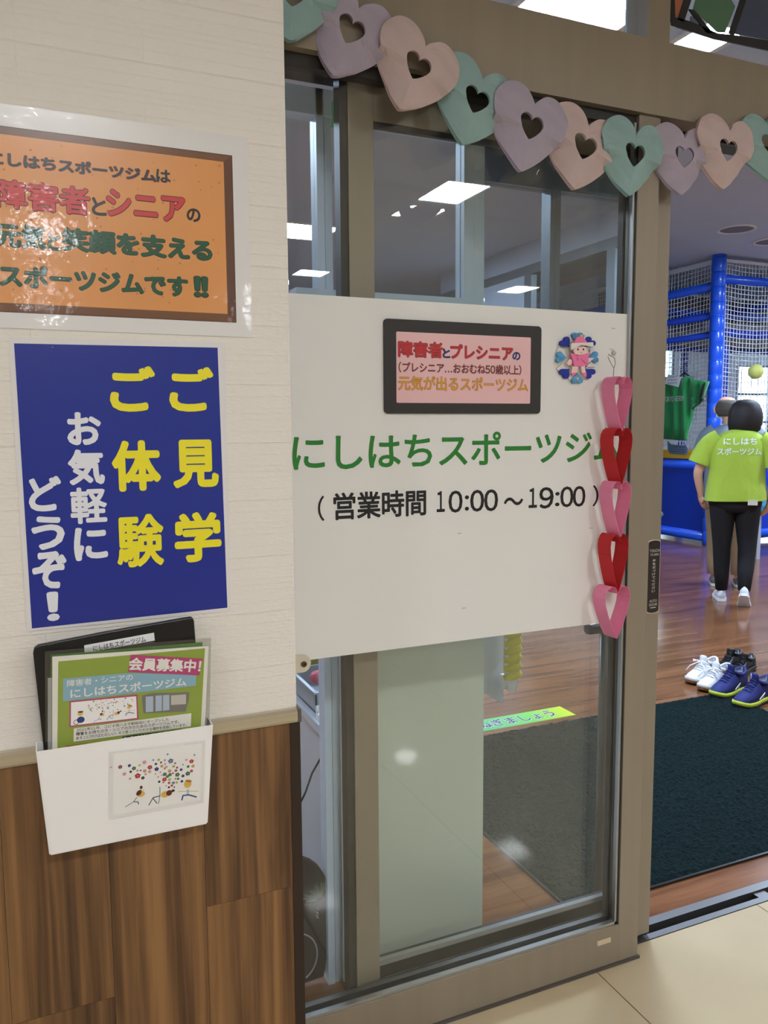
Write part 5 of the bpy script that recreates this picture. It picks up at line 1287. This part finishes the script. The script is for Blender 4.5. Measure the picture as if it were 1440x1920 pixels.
# paper heart chain hanging from a clear hook
YC = 1.585
ch_ = thing('paper_chain', 'hanging chain of five pink and red paper strip hearts', 'paper chain', tuple(at(1150, 960, YC)))
PKP = M('pink_chain_paper', (240, 140, 176), .7, var=(30, .03)); RDP = M('red_chain_paper', (198, 30, 38), .7, var=(30, .04))
def chain_heart(cx_, ztop, h, w, width, mat, rot):
    pts = []
    prof = [(.02, -.13), (.05, -.05), (.12, .0), (.24, .01), (.36, -.03), (.44, -.10), (.47, -.20), (.44, -.34), (.36, -.50), (.25, -.68), (.12, -.86), (.0, -1.0)]
    path = [(-x * w * 1.05, z * h) for x, z in prof] + [(x * w * 1.05, z * h) for x, z in prof[::-1][1:]]
    l = Vector((math.cos(rot), math.sin(rot), 0)); wv = Vector((math.sin(rot), -math.cos(rot), 0)); base = Vector((cx_, YC, ztop))
    mb_ = MB(); th = .0007
    a = [base + l * x + Vector((0, 0, z)) + wv * width / 2 for x, z in path]; b2 = [base + l * x + Vector((0, 0, z)) - wv * width / 2 for x, z in path]
    n_ = len(path)
    for i in range(n_ - 1): mb_.add([a[i], a[i + 1], b2[i + 1], b2[i]], [(0, 1, 2, 3)])
    o_ = mb_.build('heart_loop', mat, ch_, smooth=False, fix=False)
    so_ = o_.modifiers.new('thickness', 'SOLIDIFY'); so_.thickness = th; return o_
for k, (x_, y0_, y1_, w_) in enumerate(((1157, 708, 808, .058), (1156, 804, 906, .062), (1154, 903, 1004, .062), (1150, 1001, 1106, .058), (1147, 1098, 1193, .082))):
    p0, p1 = at(x_, y0_, YC), at(x_, y1_, YC)
    chain_heart(p0.x, p0.z, p0.z - p1.z, w_, .046, PKP if k % 2 == 0 else RDP, .06)
hkp = [(1146, 668), (1141, 664), (1140, 670), (1146, 682), (1151, 690), (1150, 708)]
MB().tube([at(x, y, YC) for x, y in hkp], .0008, 6).build('wire_hook', STEEL, ch_, smooth=True)
MB().tube([at(x, y, YC) for x, y in ((1141, 664), (1152, 671), (1154, 682), (1151, 690))], .0008, 6).build('wire_hook', STEEL, ch_, smooth=True)
u, v = GFr.px(1150, 662); n = 18
MB().rings([[GFr.P(u + r_ * math.cos(2 * math.pi * k / n), v + r_ * math.sin(2 * math.pi * k / n), nn_) for k in range(n)] for r_, nn_ in ((.007, .0004), (.005, .003), (.003, .008))]).build('suction_cup', M('clear_cup', (214, 212, 206), .15), ch_, smooth=True)

# pastel heart garland across the door head
YG = 1.565
gd = thing('heart_garland', 'garland of cut tissue paper hearts in teal, lilac and pink', 'garland', tuple(at(1000, 200, YG)))
def tissue(name, col):
    m = M(name, col, .8, var=(25, .05)); nt = m.node_tree; b2 = nt.nodes['Principled BSDF']; out = nt.nodes['Material Output']
    tl2 = nt.nodes.new('ShaderNodeBsdfTranslucent'); tl2.inputs[0].default_value = lin(col); mx = nt.nodes.new('ShaderNodeMixShader'); mx.inputs[0].default_value = .35
    nt.links.new(b2.outputs[0], mx.inputs[1]); nt.links.new(tl2.outputs[0], mx.inputs[2]); nt.links.new(mx.outputs[0], out.inputs['Surface']); return m
TEAL = tissue('tissue_teal', (176, 208, 206)); LIL = tissue('tissue_lilac', (208, 196, 212)); PNK = tissue('tissue_pink', (234, 212, 208))
hearts = [((560, -18), (556, 76), (486, 624), (560, -90), TEAL), ((662, 68), (632, 147), (592, 742), (655, -30), LIL), ((778, 130), (747, 208), (716, 860), (800, 48), PNK), ((888, 197), (866, 271), (830, 968), (905, 112), TEAL), ((990, 247), (975, 320), (936, 1066), (1005, 162), LIL),
          ((1094, 280), (1077, 355), (1037, 1166), (1105, 203), PNK), ((1192, 296), (1184, 367), (1138, 1246), (1195, 222), TEAL), ((1283, 295), (1280, 364), (1234, 1338), (1285, 232), LIL), ((1363, 283), (1357, 353), (1322, 1421), (1365, 216), PNK), ((1437, 270), (1442, 336), (1405, 1500), (1440, 208), TEAL)]
_hp = [(0, .60), (.10, .78), (.30, .95), (.55, 1.0), (.80, .88), (.97, .62), (1.0, .36), (.88, .0), (.65, -.36), (.38, -.68), (.15, -.90), (0, -1.0)]
def heart_xy(t_):
    """Full tissue-paper heart: right half by smooth interpolation, mirrored."""
    q = (t_ / (2 * math.pi)) % 1.0; sg_ = 1 if q < .5 else -1; q = q * 2 if q < .5 else (1 - q) * 2
    f = q * (len(_hp) - 1); i = min(int(f), len(_hp) - 2); w = f - i
    P_ = [_hp[max(i - 1, 0)], _hp[i], _hp[i + 1], _hp[min(i + 2, len(_hp) - 1)]]
    h_ = lambda c: .5 * (2 * P_[1][c] + (P_[2][c] - P_[0][c]) * w + (2 * P_[0][c] - 5 * P_[1][c] + 4 * P_[2][c] - P_[3][c]) * w * w + (-P_[0][c] + 3 * P_[1][c] - 3 * P_[2][c] + P_[3][c]) * w ** 3)
    return sg_ * max(0.0, h_(0)), h_(1)
for k, (hole, tip, lr, top, mt) in enumerate(hearts):
    yg = YG + (.012 if k % 2 else 0.0)
    pt, ph, ptop = at(*tip, yg), at(*hole, yg), at(*top, yg)
    xl, xr = at(lr[0], hole[1], yg).x, at(lr[1], hole[1], yg).x
    if k == 9: xr = xl + .17
    if k == 0: xl = xr - .185
    c = Vector(((pt.x + ptop.x) / 2 * .5 + (xl + xr) / 2 * .5, yg, (pt.z + ptop.z) / 2)); hh = (ptop.z - pt.z) / 2; ww = (xr - xl) / 2 * 1.08
    tl = math.atan2(ph.x - pt.x, ph.z - pt.z)
    N_, Rr = 64, 6
    for layer in range(2):
        bm = bmesh.new(); grid = []
        for i in range(N_):
            t_ = 2 * math.pi * i / N_ + 1e-3; ox, oy = heart_xy(t_); col_ = []
            for j in range(Rr + 1):
                s_ = j / Rr; hx_, hy_ = ox * .31, oy * .30 + .06
                x, y = hx_ + (ox - hx_) * s_, hy_ + (oy - hy_) * s_
                dep = (.030 if y < .0 else .010) * abs(x) * (.3 + .7 * s_) + .0016 * math.sin(14 * y + 5 * x + k) * s_ + .006 * abs(y - .05)
                if y < -.05 and x < 0: dep += .012 * s_ * max(0, -x - .15)
                X, Z = x * ww, y * hh
                xr_ = X * math.cos(tl) + Z * math.sin(tl); zr_ = -X * math.sin(tl) + Z * math.cos(tl)
                off = (0.0 if layer == 0 else .016) * (.4 + .6 * abs(y))
                col_.append(bm.verts.new((c.x + xr_, yg + dep + off - (.004 if layer else 0), c.z + zr_)))
            grid.append(col_)
        for i in range(N_):
            for j in range(Rr): bm.faces.new((grid[i][j], grid[(i + 1) % N_][j], grid[(i + 1) % N_][j + 1], grid[i][j + 1]))
        me = bpy.data.meshes.new('paper_heart'); bm.to_mesh(me); bm.free(); me.materials.append(mt)
        o_ = bpy.data.objects.new('paper_heart', me); COL.objects.link(o_); o_.parent = gd; o_.location = -gd.location
        so_ = o_.modifiers.new('thickness', 'SOLIDIFY'); so_.thickness = .0006
MB().tube([at(1011, 318, YG - .004), at(1008, 322, YG - .005), at(1006, 328, YG - .004)], .0006, 5).build('loose_thread', flat('thread_white', (230, 230, 230)), gd)

# stained glass style panel in the transom, right of the mullion
SGF = Fr((0, 1.632, 0))
sg = thing('stained_panel', 'black leaded panel of coloured film in the transom window', 'panel', tuple(SGF.P(*SGF.px(1350, 40), 0)))
def zs(a, b_): return (960 + a / 3.0, b_ / 3.0)
def lead(pts, name, mat, n0, n1): plate(SGF, [zs(*p) for p in pts], n0, n1).build(name, mat, sg)
LD_ = flat('black_lead', (26, 25, 28))
lead([(872, -120), (906, -120), (912, 100), (1000, 125), (1150, 190), (1240, 200), (1440, 232), (1600, 262), (1600, 320), (1440, 288), (1130, 222), (890, 145)], 'lead_border', LD_, 0, .004)
lead([(1000, -120), (1045, -120), (960, 130), (925, 112)], 'lead_line', LD_, 0, .004); lead([(1300, -60), (1330, -50), (1245, 200), (1215, 190)], 'lead_line', LD_, 0, .004)
lead([(990, 55), (1020, 60), (1125, 190), (1085, 190)], 'lead_line', LD_, 0, .004)
FILM = dict(coat=.6, coat_bump=(25, .5, .01))
lead([(908, -120), (1000, -120), (960, 108), (914, 96)], 'film_piece', M('orange_film', (176, 104, 68), .3, **FILM), .0005, .0025)
lead([(1045, -60), (1200, -50), (1252, 40), (1195, 185), (1150, 182), (1015, 52)], 'film_piece', M('green_film', (74, 120, 92), .3, **FILM), .0005, .0025)
lead([(1330, -60), (1600, -40), (1600, 258), (1440, 228), (1248, 192)], 'film_piece', M('blue_film', (52, 66, 100), .3, **FILM), .0005, .0025)
lead([(998, 100), (1005, 90), (1055, 140), (1000, 128)], 'film_piece', M('slate_film', (84, 96, 120), .3, **FILM), .0005, .0025)
plate(SGF, [zs(*p) for p in ((852, 112), (918, 140), (918, 175), (852, 150))], .0005, .0015).build('clear_tape', M('clear_tape', (196, 200, 204), .2), sg)
